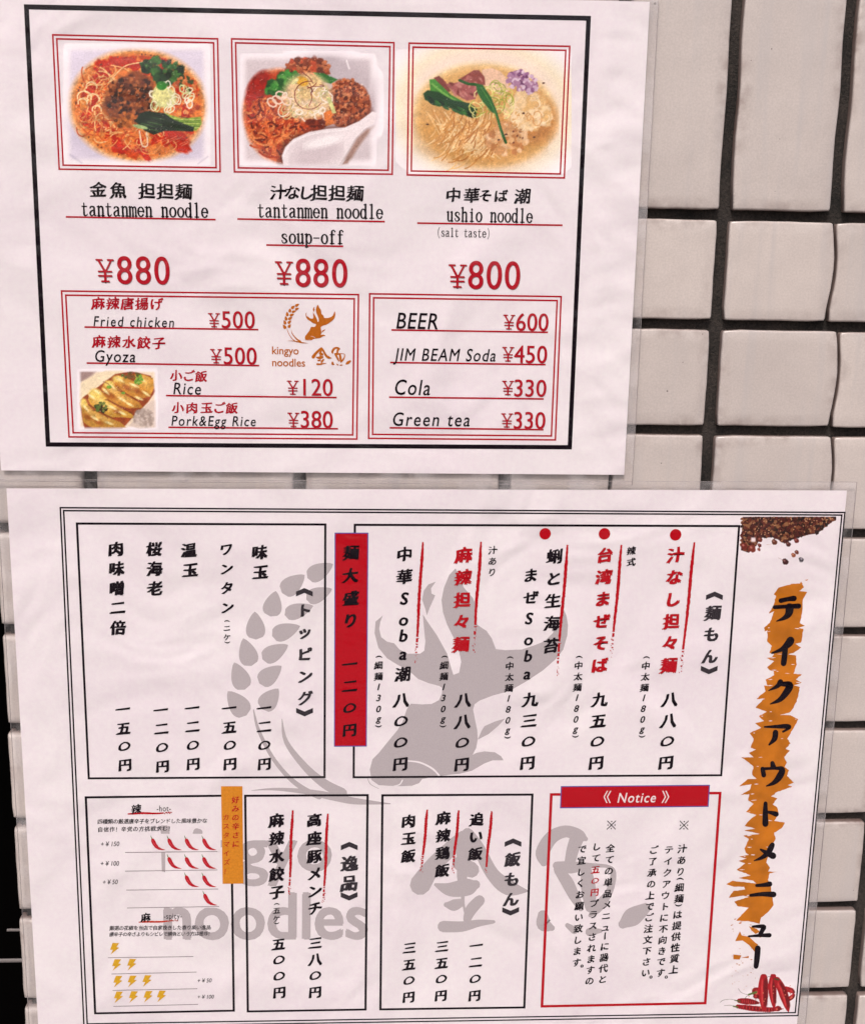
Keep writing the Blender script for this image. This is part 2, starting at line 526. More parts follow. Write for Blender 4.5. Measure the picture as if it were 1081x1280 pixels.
def outline(text, res=3, offset=0.0, spacing=1.0):
    key = (text, res, offset, spacing)
    if key not in _cache:
        c = bpy.data.curves.new('glyph', 'FONT')
        c.body = text; c.size = 1; c.resolution_u = res; c.offset = offset; c.space_character = spacing
        o = bpy.data.objects.new('glyph', c)
        COL.objects.link(o)
        me = bpy.data.meshes.new_from_object(o.evaluated_get(bpy.context.evaluated_depsgraph_get()))
        vv = np.zeros(len(me.vertices) * 3)
        me.vertices.foreach_get('co', vv)
        ff = [tuple(p.vertices) for p in me.polygons]
        _cache[key] = (vv.reshape(-1, 3)[:, :2].copy(), ff)
        bpy.data.objects.remove(o); bpy.data.meshes.remove(me); bpy.data.curves.remove(c)
    return _cache[key]


def is_cjk(ch):
    return ord(ch) > 0x2E80


def put_glyph(I, ch, u, v, em, mat, weight=1.0, tilt=0.10, shear=0.0, rot=0.0, shadow=None, squash=1.0, fine=3, sx=1.0):
    """one brush-written character centred on u, v"""
    if ch in ' 　':
        return
    if ch == '※':
        c = I.s.at(u, v); ux, uz = I.s.unit(u, v); q = em * 0.45
        for j, (a, b_) in enumerate((((-1, -1), (1, 1)), ((-1, 1), (1, -1)))):
            I.stroke_local([(a[0] * q, a[1] * q, em * .085), (b_[0] * q, b_[1] * q, em * .085)], lambda p: c + np.array([p[0] * ux, p[1] * uz]), mat, 0.3 * j)
        for j, (a, b_) in enumerate(((0.85, 0), (-0.85, 0), (0, 0.85), (0, -0.85))):
            I.add([c + np.array([(a * q + .072 * em * math.cos(t)) * ux, (b_ * q + .072 * em * math.sin(t)) * uz]) for t in np.linspace(0, 6.283, 9)[:-1]], [tuple(range(8))], mat, 0.8)
        return
    if ch in '（(' and rot == 'v' or ch in '）)' and rot == 'v':
        base = '(' if ch in '（(' else ')'
        V, F = outline(base, fine)
        V = V - (V.min(0) + V.max(0)) / 2
        V = np.stack([V[:, 1], -V[:, 0]], 1) * np.array([0.75, 0.85])
        cjk = False; offs = [(0, -0.03), (0, 0.03), (0.02, 0), (-0.02, 0)]; tilt_ = 0
    else:
        vertical = rot == 'v'
        V, F = outline(ch, fine)
        cjk = is_cjk(ch) and ch not in '※'
        if cjk:
            V = V - np.array([0.5, 0.38])
        elif ch == '※':
            V = (V - (V.min(0) + V.max(0)) / 2) * 1.6
        else:
            V = V - np.array([(V[:, 0].min() + V[:, 0].max()) / 2, 0.12 if ch == 'g' else 0.30])
            V = V * np.array([1.05, 1.05])
        if vertical and ch == 'ー':
            V = np.stack([V[:, 1], -V[:, 0]], 1)
        if vertical and ch in '。、':
            V = V - (V.min(0) + V.max(0)) / 2 + np.array([0.30, 0.25])
            if ch == '。': pass
        w = (0.0325 if em > 15 else 0.022 if em > 9 else 0.010) * weight * (0.3 if ch == '※' else 1)
        offs = [(-w * 1.15, -w * 0.55), (w * 1.15, w * 0.55), (-w * 0.55, w * 0.5), (w * 0.55, -w * 0.5), (0, 0)] if cjk else [(-w, -w * .3), (w, w * .3), (-w * .4, w * .6), (w * .4, -w * .6)]
        tilt_ = tilt if cjk else 0
        if cjk:
            # hand-written irregularity: strokes bow and rise to the right
            ph = (ord(ch) % 17) * 0.37
            V = V.copy()
            V[:, 1] *= 0.98; V[:, 0] *= 1.03
            X = V[:, 0].copy(); Y = V[:, 1].copy()
            V[:, 1] = Y + tilt_ * X + 0.022 * np.sin(X * 7.5 + ph) - 0.09 * X * X * (1 if ch not in '一二三' else 0)
            V[:, 0] = X - 0.06 * Y * (1 if tilt_ else 0) * -1 + 0.018 * np.sin(Y * 8.0 + ph)
    if ch == '〇':          # brushed zero: small, flat, leaning
        V = np.stack([V[:, 0] * 0.84, V[:, 1] * 0.66 + 0.12 * V[:, 0]], 1)
    elif ch == '円':
        V = V * 0.93
    if cjk: V = V * 0.945
    V = V * np.array([sx, squash])
    if shear and not is_cjk(ch):
        V = V.copy(); V[:, 0] += shear * V[:, 1]
    c = I.s.at(u, v); ux, uz = I.s.unit(u, v)
    if shadow is not None:
        I.add([c + np.array([(p[0] + 0.045) * em * ux, (p[1] - 0.05) * em * uz]) for p in V], F, shadow, 0.0)
    for j, (dx, dy) in enumerate(offs):
        if cjk and em > 9:            # the brush turns a little: strokes swell and thin
            an = (-0.034, 0.034, 0.02, -0.02, 0)[j]; gr_ = (1.03, 1.0, 0.97, 1.02, 1.0)[j]
            R_ = np.array([[math.cos(an), math.sin(an)], [-math.sin(an), math.cos(an)]]) * gr_
            VV = V @ R_
        else:
            VV = V
        I.add([c + np.array([(p[0] + dx) * em * ux, (p[1] + dy) * em * uz]) for p in VV], F, mat, 0.5 + 0.2 * j)


def column(sheet, parent, text, anchors, em, mat=BLACK, layer=6, name='lettering', recolor=None, shear=0.16, **k):
    """vertical lettering; anchors = [(index, u, v), ...] or (u0, v0, u1, v1)"""
    I = Ink(sheet, layer)
    if not isinstance(anchors, list):
        anchors = [(0, anchors[0], anchors[1]), (len(text) - 1, anchors[2], anchors[3])]
    idx = [a[0] for a in anchors]
    for i, ch in enumerate(text):
        u = float(np.interp(i, idx, [a[1] for a in anchors])); v = float(np.interp(i, idx, [a[2] for a in anchors]))
        m = recolor[1] if recolor and i in recolor[0] else mat
        lat = not is_cjk(ch)
        put_glyph(I, ch, u, v, em, m, rot='v', shear=shear if lat else 0, **k)
    return I.build(name, parent)


def row(sheet, parent, text, a, b, em, mat=BLACK, layer=6, name='lettering', **k):
    I = Ink(sheet, layer)
    n = max(len(text) - 1, 1)
    for i, ch in enumerate(text):
        t = i / n
        put_glyph(I, ch, a[0] + (b[0] - a[0]) * t, a[1] + (b[1] - a[1]) * t, em, mat, **k)
    return I.build(name, parent)


def latin(sheet, parent, text, x0, y0, x1, y1, cap, mat=BLACK, layer=6, shear=0.0, bold=0.0, spacing=1.0, name='lettering', fine=4, shadow=None, I=None, capref=0.682):
    """a line of latin lettering whose ink runs from (x0, y0) to (x1, y1) on its baseline; cap = capital height in px"""
    own = I is None
    if own: I = Ink(sheet, layer)
    V, F = outline(text, fine, 0.0, spacing)
    A = sheet.at(x0, y0); B = sheet.at(x1, y1)
    L = np.linalg.norm(B - A); ex = (B - A) / L; ey = np.array([-ex[1], ex[0]])
    _, uz = sheet.unit((x0 + x1) / 2, (y0 + y1) / 2)
    W = V.copy(); W[:, 1] *= cap * uz / capref
    sxm = 1.0
    xmin, xmax = V[:, 0].min(), V[:, 0].max()
    xs = (V[:, 0] - xmin) / (xmax - xmin) * (L - shear * cap * uz)
    q_ = bold * 1.6
    for lay, (dx, dy, m) in enumerate([(-q_, -q_ * .5, mat), (q_, q_ * .5, mat), (q_ * .5, -q_, mat), (-q_ * .5, q_, mat)]):
        o = cap * uz * 0.5
        P = [A + ex * (x + shear * y + dx * o) + ey * (y + dy * o) for x, y in zip(xs, W[:, 1])]
        I.add(P, F, m, lay * 0.25)
    return I.build(name, parent) if own else None


# slab serif letters drawn with a pen: (points, width) in a 0.5 x 0.75 cell
S, T = 0.085, 0.042
def _bowl(cx, cy, rx, ry, a0, a1, n=14, thick=S, thin=T):
    r = []
    for i in range(n + 1):
        a = math.radians(a0 + (a1 - a0) * i / n)
        r.append((cx + rx * math.cos(a), cy + ry * math.sin(a), thin + (thick - thin) * abs(math.cos(a)) ** 1.2))
    return r
def _v(x, y0, y1): return [(x, y0, S), (x, y1, S)]
def _h(x0, x1, y): return [(x0, y, T), (x1, y, T)]
SERIF = {
    't': [[(.21, .66, .05), (.2, .1, S), (.27, .012, .06), (.36, .03, .04), (.41, .09, .03)], _h(.08, .38, .49)],
    'a': [[(.09, .42, .06), (.13, .47, .06), (.22, .50, T), (.32, .45, S), (.34, .36, S), (.34, .09, S), (.37, .02, .05), (.45, .03, .03)],
          [(.33, .31, T), (.18, .26, .06), (.08, .15, S), (.13, .02, .06), (.22, .015, T), (.33, .10, T)]],
    'n': [_v(.12, 0, .5), _h(.03, .12, .49), [(.13, .38, T), (.22, .49, .05), (.31, .49, .07), (.37, .40, S), (.37, 0, S)], _h(.04, .20, .015), _h(.29, .46, .015)],
    'm': [_v(.07, 0, .5), _h(.0, .07, .49), [(.08, .40, T), (.14, .49, .05), (.2, .49, .06), (.25, .40, .07), (.25, 0, .075)], [(.26, .40, T), (.32, .49, .05), (.38, .49, .06), (.43, .40, .07), (.43, 0, .075)],
          _h(.01, .12, .015), _h(.2, .3, .015), _h(.38, .5, .015)],
    'e': [_bowl(.25, .25, .17, .245, 0, 320), _h(.1, .41, .27)],
    'o': [_bowl(.25, .25, .175, .245, 0, 360)],
    'd': [_bowl(.21, .25, .15, .245, 20, 340), _v(.36, 0, .74), _h(.27, .36, .73), _h(.36, .45, .015)],
    'l': [_v(.25, 0, .74), _h(.14, .25, .73), _h(.13, .38, .015)],
    's': [[(.38, .36, .05), (.36, .45, .04), (.25, .495, T), (.13, .42, S), (.16, .31, .07), (.33, .2, .075), (.38, .1, S), (.27, .01, T), (.14, .03, .04), (.1, .14, .05)]],
    'u': [[(.12, .5, S), (.12, .12, S), (.17, .02, .07), (.26, .01, T), (.36, .12, T)], _v(.37, 0, .5), _h(.03, .12, .49), _h(.28, .37, .49), _h(.37, .46, .015)],
    'h': [_v(.12, 0, .74), _h(.03, .12, .73), [(.13, .38, T), (.22, .49, .05), (.31, .49, .07), (.37, .40, S), (.37, 0, S)], _h(.04, .20, .015), _h(.29, .46, .015)],
    'i': [_v(.25, 0, .5), _h(.14, .25, .49), _h(.13, .38, .015), [(.25, .64, .09), (.25, .66, .09)]],
    'p': [_v(.12, -.2, .5), _h(.03, .12, .49), _bowl(.27, .25, .15, .245, 160, -160), _h(.04, .22, -.19)],
    'f': [[(.4, .66, .06), (.34, .735, .04), (.24, .70, .06), (.21, .6, S), (.21, 0, S)], _h(.1, .37, .49), _h(.11, .34, .015)],
    '-': [_h(.08, .42, .3)],
    '(': [[(.36, .78, .03), (.24, .55, .045), (.22, .3, .05), (.26, .05, .045), (.36, -.14, .03)]],
    ')': [[(.14, .78, .03), (.26, .55, .045), (.28, .3, .05), (.24, .05, .045), (.14, -.14, .03)]],
    '¥': [[(.05, .69, .085), (.25, .33, .085)], [(.45, .69, .05), (.27, .33, .05)], _v(.25, 0, .36), _h(-.02, .17, .70), _h(.34, .52, .70), _h(.04, .46, .33), _h(.04, .46, .19), _h(.13, .37, .015)],
}


def slab(sheet, parent, text, x0, y0, x1, y1, asc, mat=BLACK, layer=6, name='lettering', pen=1.0):
    I = Ink(sheet, layer)
    n = len(text)
    A = sheet.at(x0, y0); B = sheet.at(x1, y1)
    ex = (B - A); L = np.linalg.norm(ex); ex = ex / L; ey = np.array([-ex[1], ex[0]])
    _, uz = sheet.unit((x0 + x1) / 2, (y0 + y1) / 2)
    cell = L / n; sc = asc * uz / 0.74
    for i, ch in enumerate(text):
        if ch == ' ': continue
        for j, st in enumerate(SERIF[ch]):
            to = lambda p, i=i: A + ex * (i * cell + p[0] * cell / 0.5) + ey * (p[1] * sc)
            I.stroke_local([(a, b_, w * 1.42 * pen) for a, b_, w in st], to, mat, lift=0.4 * j, sub=4)
    return I.build(name, parent)


def price(sheet, parent, digits, yen, centres, top, bottom, dw, mat=RED, layer=6):
    """a yen price: slab yen sign and narrow numerals; centres are (u) of each digit; top/bottom = (v at first, v at last)"""
    I = Ink(sheet, layer)
    h0 = bottom - top
    u, v = yen
    slope = 0.012
    # yen
    c = sheet.at(u, v); ux, uz = sheet.unit(u, v)
    for pas, (dx, dy, m) in enumerate([(0.012, -0.02, SHADOW), (0, 0, mat)]):
        for j, st in enumerate(SERIF['¥']):
            to = lambda p: c + np.array([(p[0] - .25 + dx) / 0.54 * dw * 1.12 * ux, (p[1] - .35 + dy) * h0 * 0.80 / 0.72 * uz])
            I.stroke_local([(a, b_, w * 0.86) for a, b_, w in st], to, m, lift=pas * 2 + 0.4 * j, sub=2)
    for d, uu in zip(digits, centres):
        V, F = outline(d, 6)
        W = V.copy()
        xmin, xmax = V[:, 0].min(), V[:, 0].max()
        W[:, 0] = (V[:, 0] - (xmin + xmax) / 2)
        W[:, 0] = W[:, 0] / 0.46 * dw * (0.6 if d == '1' and False else 1.0)
        W[:, 1] = (V[:, 1] - 0.345) / 0.70 * h0
        vv = (top + bottom) / 2 + slope * (uu - centres[1])
        cc = sheet.at(uu, vv); ux, uz = sheet.unit(uu, vv)
        e_ = h0 * 0.012
        I.add([cc + np.array([(p[0] + .022 * h0) * ux, (p[1] - .022 * h0) * uz]) for p in W], F, SHADOW, 0)
        for j_, e2 in enumerate((-e_, e_)):
            I.add([cc + np.array([(p[0] + e2) * ux, p[1] * uz]) for p in W], F, mat, 2 + .4 * j_)
    return I.build('price', parent)


def chevron(I, u, v, w, h, up, mat, thick=6.0):
    c = I.s.at(u, v); ux, uz = I.s.unit(u, v)
    s = 1 if up else -1
    for dx in (-1, 1):
        pts = [(0, s * h / 2), (dx * w / 2, -s * h / 2)]
        (x1, y1), (x2, y2) = pts
        V = [(x1, y1 + thick / 2), (x2, y2 + thick / 2), (x2, y2 - thick / 2), (x1, y1 - thick / 2)]
        I.add([c + np.array([x * ux, y * uz]) for x, y in V], [(0, 1, 2, 3)], mat, 0)


def heading(sheet, parent, text, c0, anchors, c1, em):
    em = em * 1.08
    I = Ink(sheet, 6)
    chevron(I, c0[0], c0[1], 21, 4.5, True, DGREY)
    chevron(I, c1[0], c1[1], 21, 4.5, False, DGREY)
    n = max(len(text) - 1, 1)
    for i, ch in enumerate(text):
        t = i / n
        u = anchors[0] + (anchors[2] - anchors[0]) * t; v = anchors[1] + (anchors[3] - anchors[1]) * t
        I.layer = 6; put_glyph(I, ch, u, v, em, BLACK, weight=1.45, rot='v')
        I.layer = 8; put_glyph(I, ch, u, v, em, DGREY, weight=0.75, rot='v')
        I.layer = 6
    return I.build('section_heading', parent)


def brush_rule(sheet, parent, a, b, w=3.6, seed=0, mat=RED2, fade=0.72, name='brush_line'):
    """hand-drawn marker line with rough edges that breaks up towards its end"""
    rr = random.Random(seed)
    I = Ink(sheet, 5)
    n = 90
    d = np.array(b) - np.array(a); L = np.linalg.norm(d); d = d / L; nn = np.array([-d[1], d[0]])
    prev = None
    for i in range(n + 1):
        t = i / n
        prof = min(1, 0.55 + t * 3) * (1.0 if t < 0.5 else 1 - (t - 0.5) * 1.05)
        le = w / 2 * prof * (0.82 + 0.36 * rr.random()); ri = w / 2 * prof * (0.82 + 0.36 * rr.random())
        p = np.array(a) + d * L * t + nn * 0.35 * math.sin(t * 9 + seed)
        cur = (p + nn * le, p - nn * ri)
        if prev is not None:
            keep = 1.0 if t < fade else max(0.0, 1 - (t - fade) / (1 - fade)) ** 0.8
            if rr.random() < keep:
                I.quad_px(prev[0], cur[0], cur[1], prev[1], mat)
            elif rr.random() < 0.75:
                q = p + nn * (rr.random() - 0.5) * w
                r = 0.25 + 0.35 * rr.random()
                I.quad_px(q + (-r, -r * 1.6), q + (r, -r), q + (r, r * 1.8), q + (-r, r), mat)
        prev = cur
    return I.build(name, parent)


# ------------------------------------------------------------------ painted print (food pictures): pigment on a fine grid
class Paint:
    """numpy canvas; coordinates are those of an enlarged survey of the picture: origin (u, v) in the photograph, zoom k"""

    def __init__(self, ou, ov, k, x0, y0, x1, y1, step, seed=1):
        self.ou, self.ov, self.k, self.x0, self.y0, self.step = ou, ov, k, x0, y0, step
        self.w = int((x1 - x0) / step) + 1; self.h = int((y1 - y0) / step) + 1
        X, Y = np.meshgrid(x0 + np.arange(self.w) * step, y0 + np.arange(self.h) * step)
        self.X, self.Y = X.astype(np.float32), Y.astype(np.float32)
        self.rgb = np.full((self.h, self.w, 3), (246, 236, 238), np.float32); self.a = np.zeros((self.h, self.w), np.float32)
        self.r = np.random.RandomState(seed)

    def _sl(self, x0, y0, x1, y1):
        i0 = max(int((x0 - self.x0) / self.step) - 1, 0); i1 = min(int((x1 - self.x0) / self.step) + 2, self.w)
        j0 = max(int((y0 - self.y0) / self.step) - 1, 0); j1 = min(int((y1 - self.y0) / self.step) + 2, self.h)
        return slice(j0, j1), slice(i0, i1)

    def blend(self, sl, m, col, alpha=True):
        if m.size == 0: return
        m = np.clip(m, 0, 1)[..., None]
        self.rgb[sl] = self.rgb[sl] * (1 - m) + np.array(col, np.float32) * m
        if alpha: self.a[sl] = np.maximum(self.a[sl], m[..., 0])

    def blob(self, x, y, rx, ry, col, ang=0.0, soft=0.25, op=1.0, wob=0.0):
        R = max(rx, ry) * 1.25
        sl = self._sl(x - R, y - R, x + R, y + R)
        dx = self.X[sl] - x; dy = self.Y[sl] - y
        c, s = math.cos(ang), math.sin(ang)
        a = (dx * c + dy * s) / rx; b = (-dx * s + dy * c) / ry
        r = np.sqrt(a * a + b * b)
        if wob:
            th = np.arctan2(b, a); p = self.r.rand(3) * 6.28
            r = r * (1 + wob * (np.sin(3 * th + p[0]) + 0.7 * np.sin(5 * th + p[1]) + 0.5 * np.sin(9 * th + p[2])))
        self.blend(sl, (1 - (r - 1) / soft) * op if soft > 0 else (r < 1) * op, col)

    def rect(self, x0, y0, x1, y1, col, feather, op=1.0):
        sl = self._sl(x0 - feather, y0 - feather, x1 + feather, y1 + feather)
        X, Y = self.X[sl], self.Y[sl]
        def ss(t):
            t = np.clip(t, 0, 1); return t * t * (3 - 2 * t)
        m = ss((X - x0) / feather) * ss((x1 - X) / feather) * ss((Y - y0) / feather) * ss((y1 - Y) / feather)
        self.blend(sl, m * op, col)

    def poly(self, pts, col, soft=5.0, op=1.0):
        P = np.array(pts, np.float32)
        sl = self._sl(P[:, 0].min() - soft, P[:, 1].min() - soft, P[:, 0].max() + soft, P[:, 1].max() + soft)
        X, Y = self.X[sl], self.Y[sl]
        inside = np.zeros(X.shape, bool); dist = np.full(X.shape, 1e9, np.float32)
        for i in range(len(P)):
            a, b = P[i - 1], P[i]
            cond = ((a[1] > Y) != (b[1] > Y)) & (X < (b[0] - a[0]) * (Y - a[1]) / (b[1] - a[1] + 1e-9) + a[0])
            inside ^= cond
            d = b - a; t = np.clip(((X - a[0]) * d[0] + (Y - a[1]) * d[1]) / (d @ d + 1e-9), 0, 1)
            dist = np.minimum(dist, np.hypot(X - a[0] - t * d[0], Y - a[1] - t * d[1]))
        sd = np.where(inside, dist, -dist)
        self.blend(sl, (sd / soft + 0.5) * op, col)

    def line(self, pts, w, col, op=1.0, soft=2.5, smooth=True):
        P = np.array(pts, np.float32)
        if smooth and len(P) > 2:
            Q = []
            for i in range(len(P) - 1):
                p0 = P[max(i - 1, 0)]; p1 = P[i]; p2 = P[i + 1]; p3 = P[min(i + 2, len(P) - 1)]
                for k in range(5):
                    t = k / 5
                    Q.append(0.5 * ((2 * p1) + (p2 - p0) * t + (2 * p0 - 5 * p1 + 4 * p2 - p3) * t * t + (3 * p1 - p0 - 3 * p2 + p3) * t ** 3))
            Q.append(P[-1]); P = np.array(Q, np.float32)
        sl = self._sl(P[:, 0].min() - w, P[:, 1].min() - w, P[:, 0].max() + w, P[:, 1].max() + w)
        X, Y = self.X[sl], self.Y[sl]
        if X.size == 0: return
        dist = np.full(X.shape, 1e9, np.float32)
        for i in range(len(P) - 1):
            a, b = P[i], P[i + 1]; d = b - a
            t = np.clip(((X - a[0]) * d[0] + (Y - a[1]) * d[1]) / (d @ d + 1e-9), 0, 1)
            dist = np.minimum(dist, np.hypot(X - a[0] - t * d[0], Y - a[1] - t * d[1]))
        self.blend(sl, ((w / 2 - dist) / soft + 0.5) * op, col)

    def arc(self, x, y, r, a0, a1, w, col, op=1.0, fl=1.0, rot=0.0):
        pts = []
        for i in range(9):
            a = a0 + (a1 - a0) * i / 8
            px, py = r * math.cos(a), r * fl * math.sin(a)
            pts.append((x + px * math.cos(rot) - py * math.sin(rot), y + px * math.sin(rot) + py * math.cos(rot)))
        self.line(pts, w, col, op, smooth=False)

    def crumbs(self, n, x, y, rx, ry, cols, s0, s1, op=0.9, ang=0.0, soft=0.5):
        for _ in range(n):
            a = self.r.rand() * 6.283; q = math.sqrt(self.r.rand())
            dx, dy = q * rx * math.cos(a), q * ry * math.sin(a)
            X = x + dx * math.cos(ang) - dy * math.sin(ang); Y = y + dx * math.sin(ang) + dy * math.cos(ang)
            s = s0 + (s1 - s0) * self.r.rand()
            self.blob(X, Y, s, s * (0.6 + 0.4 * self.r.rand()), cols[self.r.randint(len(cols))], self.r.rand() * 3.14, soft, op, 0.08)

    def detail(self, amp=0.16, spec=900):
        """photographic micro-contrast on the food itself: lumpy light and dark, moist glints, dark gaps"""
        mx = self.rgb.max(-1); mn = self.rgb.min(-1)
        food = np.clip(((mx - mn) / (mx + 1) - 0.16) * 5, 0, 1) * (self.a > 0.5)
        tot = np.zeros((self.h, self.w), np.float32)
        for sc, am in ((7, 0.8), (3.5, 1.0), (1.8, 0.9)):
            gh, gw = int(self.h / sc) + 3, int(self.w / sc) + 3
            g = self.r.randn(gh, gw).astype(np.float32)
            yy, xx = np.arange(self.h) / sc, np.arange(self.w) / sc
            y0, x0 = yy.astype(int), xx.astype(int); fy, fx = (yy - y0)[:, None], (xx - x0)[None]
            fy = fy * fy * (3 - 2 * fy); fx = fx * fx * (3 - 2 * fx)
            tot += am * ((g[y0][:, x0] * (1 - fx) + g[y0][:, x0 + 1] * fx) * (1 - fy) + (g[y0 + 1][:, x0] * (1 - fx) + g[y0 + 1][:, x0 + 1] * fx) * fy)
        self.rgb *= (1 + amp * 0.6 * tot * food)[..., None]
        ys, xs = np.nonzero(food > 0.8)
        for k in self.r.randint(0, len(ys), spec // 3):
            j, i = ys[k], xs[k]
            self.rgb[j, i] = self.rgb[j, i] * 0.5 + np.array((255, 236, 214)) * 0.5
            if self.r.rand() < 0.4 and i + 1 < self.w: self.rgb[j, i + 1] = self.rgb[j, i + 1] * 0.7 + np.array((255, 236, 214)) * 0.3
        for k in self.r.randint(0, len(ys), spec):
            j, i = ys[k], xs[k]
            self.rgb[j, i] *= 0.72
        self.rgb = np.clip(self.rgb, 0, 255)

    def grain(self, amp, det=0.16, spec=900):
        if det: self.detail(det, spec)
        self.rgb *= (1 + amp * self.r.randn(self.h, self.w, 1)).astype(np.float32)

    def object(self, sheet, name, parent, layer=2, label=None):
        """the canvas as a fine flat mesh whose vertices carry the pigment"""
        w, h = self.w, self.h
        U = self.ou + self.X / self.k; V = self.ov + self.Y / self.k
        d = np.stack([(U - PW / 2) / FPX, -(V - PH / 2) / FPX, -np.ones_like(U)], -1).astype(np.float64) @ CAMR.T
        t = (DIST + sheet.y) / -d[..., 2]
        co = np.stack([d[..., 0] * t, np.full(U.shape, sheet.y - layer * 0.02 * MM), WALL_Z + d[..., 1] * t], -1).reshape(-1, 3)
        idx = np.arange(w * h).reshape(h, w)
        q = np.stack([idx[1:, :-1], idx[1:, 1:], idx[:-1, 1:], idx[:-1, :-1]], -1).reshape(-1, 4)
        am = self.a.reshape(-1)
        q = q[am[q].max(1) > 0.004]
        used, inv = np.unique(q, return_inverse=True)
        q = inv.reshape(-1, 4); co = co[used]
        rgb = np.clip(self.rgb.reshape(-1, 3)[used], 0, 255) / 255.0
        lr = np.where(rgb <= 0.04045, rgb / 12.92, ((rgb + 0.055) / 1.055) ** 2.4) * (0.74 + 0.12 * rgb.min(-1, keepdims=True))
        cols = np.concatenate([lr, am[used][:, None]], 1).astype(np.float32)
        me = bpy.data.meshes.new(name)
        me.vertices.add(len(co)); me.vertices.foreach_set('co', co.astype(np.float32).reshape(-1))
        me.loops.add(q.size); me.loops.foreach_set('vertex_index', q.reshape(-1).astype(np.int32))
        me.polygons.add(len(q)); me.polygons.foreach_set('loop_start', np.arange(0, q.size, 4, dtype=np.int32))
        me.update(calc_edges=True)
        at = me.attributes.new('print', 'FLOAT_COLOR', 'POINT')
        at.data.foreach_set('color', cols.reshape(-1))
        me.materials.append(PRINTED)
        o = link(bpy.data.objects.new(name, me), parent)
        if label: o['label'] = label
        return o

# ================================================================== THE WALL
wall = empty('wall', (0.03, 0.01, WALL_Z - 0.11))
tag(wall, 'wall of small off-white glazed tiles with wide dark cement joints', None, None, 'structure')
EDGE = -0.1800                      # left end of the wall


def wpart(o):
    o.parent = wall
    o.matrix_parent_inverse = Matrix.Translation(-wall.location)
    return o


wpart(box('mortar_bed', EDGE + 0.0035, 0.50, 0.0042, 0.12, WALL_Z - 0.62, WALL_Z + 0.34, GROUT))


def tile_mesh(w, h, seed, left_wob=0.0, right_wob=0.0, round_left=False):
    """tile face at y = 0, 8 mm thick, centred; eased glazed edges, slightly uneven outline"""
    rr = random.Random(seed)
    nx, nz = 7, 9
    def outline_pts(inset, y):
        P = []
        hw, hh = w / 2 - inset, h / 2 - inset
        r = max(0.0016 - inset, 0.0003)
        ph = [rr2 for rr2 in phs]
        def side(x0, z0, x1, z1, n, k):
            for i in range(n):
                t = i / n
                x = x0 + (x1 - x0) * t; z = z0 + (z1 - z0) * t
                P.append([x, z])
        side(-hw + r, -hh, hw - r, -hh, nx, 0)
        P.append([hw - r * 0.3, -hh + r * 0.3])
        side(hw, -hh + r, hw, hh - r, nz, 1)
        P.append([hw - r * 0.3, hh - r * 0.3])
        side(hw - r, hh, -hw + r, hh, nx, 2)
        P.append([-hw + r * 0.3, hh - r * 0.3])
        side(-hw, hh - r, -hw, -hh + r, nz, 3)
        P.append([-hw + r * 0.3, -hh + r * 0.3])
        out = []
        for x, z in P:
            a = 0.00009 * math.sin(z * 150 + ph[0]) + 0.00006 * math.sin(z * 420 + ph[1])
            c = 0.00008 * math.sin(x * 160 + ph[2]) + 0.00006 * math.sin(x * 390 + ph[3])
            wx = a + (left_wob if x < 0 else right_wob) * math.sin(z * 115 + ph[4])
            out.append((x + wx, y, z + c))
        return out
    phs = [rr.random() * 6.28 for _ in range(4)] + [1.3]
    E2 = 0.0011 if not round_left else 0.0026
    rings = [outline_pts(0, 0.0078), outline_pts(0, E2 * 1.2), outline_pts(E2 * 0.13, E2 * 0.6), outline_pts(E2 * 0.45, E2 * 0.17), outline_pts(E2 * 1.0, 0.00002), outline_pts(0.0042 if not (left_wob or right_wob) else 0.0065, 0.0)]
    n = len(rings[0])
    v = [p for r_ in rings for p in r_]
    f = []
    for k in range(len(rings) - 1):
        for i in range(n):
            j = (i + 1) % n
            f.append((k * n + i, k * n + j, (k + 1) * n + j, (k + 1) * n + i))
    c = len(v); v.append((0, 0, 0))
    o5 = (len(rings) - 1) * n
    for i in range(n):
        f.append((o5 + i, o5 + (i + 1) % n, c))
    me = bpy.data.meshes.new('tile')
    me.from_pydata(v, [], f)
    me.materials.append(TILE)
    me.shade_smooth(); me.update()
    rim = me.attributes.new('rim', 'FLOAT', 'POINT'); side = me.attributes.new('side', 'FLOAT', 'POINT')
    vals = [0.9, 0.9, 1.0, 0.8, 0.75, 0.0]; sv = [1, 0.7, 0.12, 0, 0, 0]
    rim.data.foreach_set('value', [vals[k] for k in range(len(rings)) for _ in range(n)] + [0.0])
    side.data.foreach_set('value', [float(sv[k]) for k in range(len(rings)) for _ in range(n)] + [0.0])
    return me


_tm = {}
tr_rng = random.Random(3)


def put_tile(x0, x1, z0, z1, name='tile', lw=0.0, rw=0.0, round_left=False):
    w, h = round(x1 - x0, 4), round(z1 - z0, 4)
    var = tr_rng.randrange(4) if not (lw or rw) else tr_rng.randrange(100)
    key = (w, h, lw, rw, var, round_left)
    if key not in _tm:
        _tm[key] = tile_mesh(w, h, hash((w, h, var)) & 0xffff if False else var * 31 + int(w * 1e5) + int(h * 1e4), lw, rw, round_left)
    o = bpy.data.objects.new(name, _tm[key])
    COL.objects.link(o)
    o.location = ((x0 + x1) / 2 + tr_rng.uniform(-.0002, .0002), tr_rng.uniform(-.00015, .00015), WALL_Z + (z0 + z1) / 2 + tr_rng.uniform(-.0002, .0002))
    o.rotation_euler = (tr_rng.uniform(-.004, .004), tr_rng.uniform(-.003, .003), tr_rng.uniform(-.004, .004))
    wpart(o)
    return o


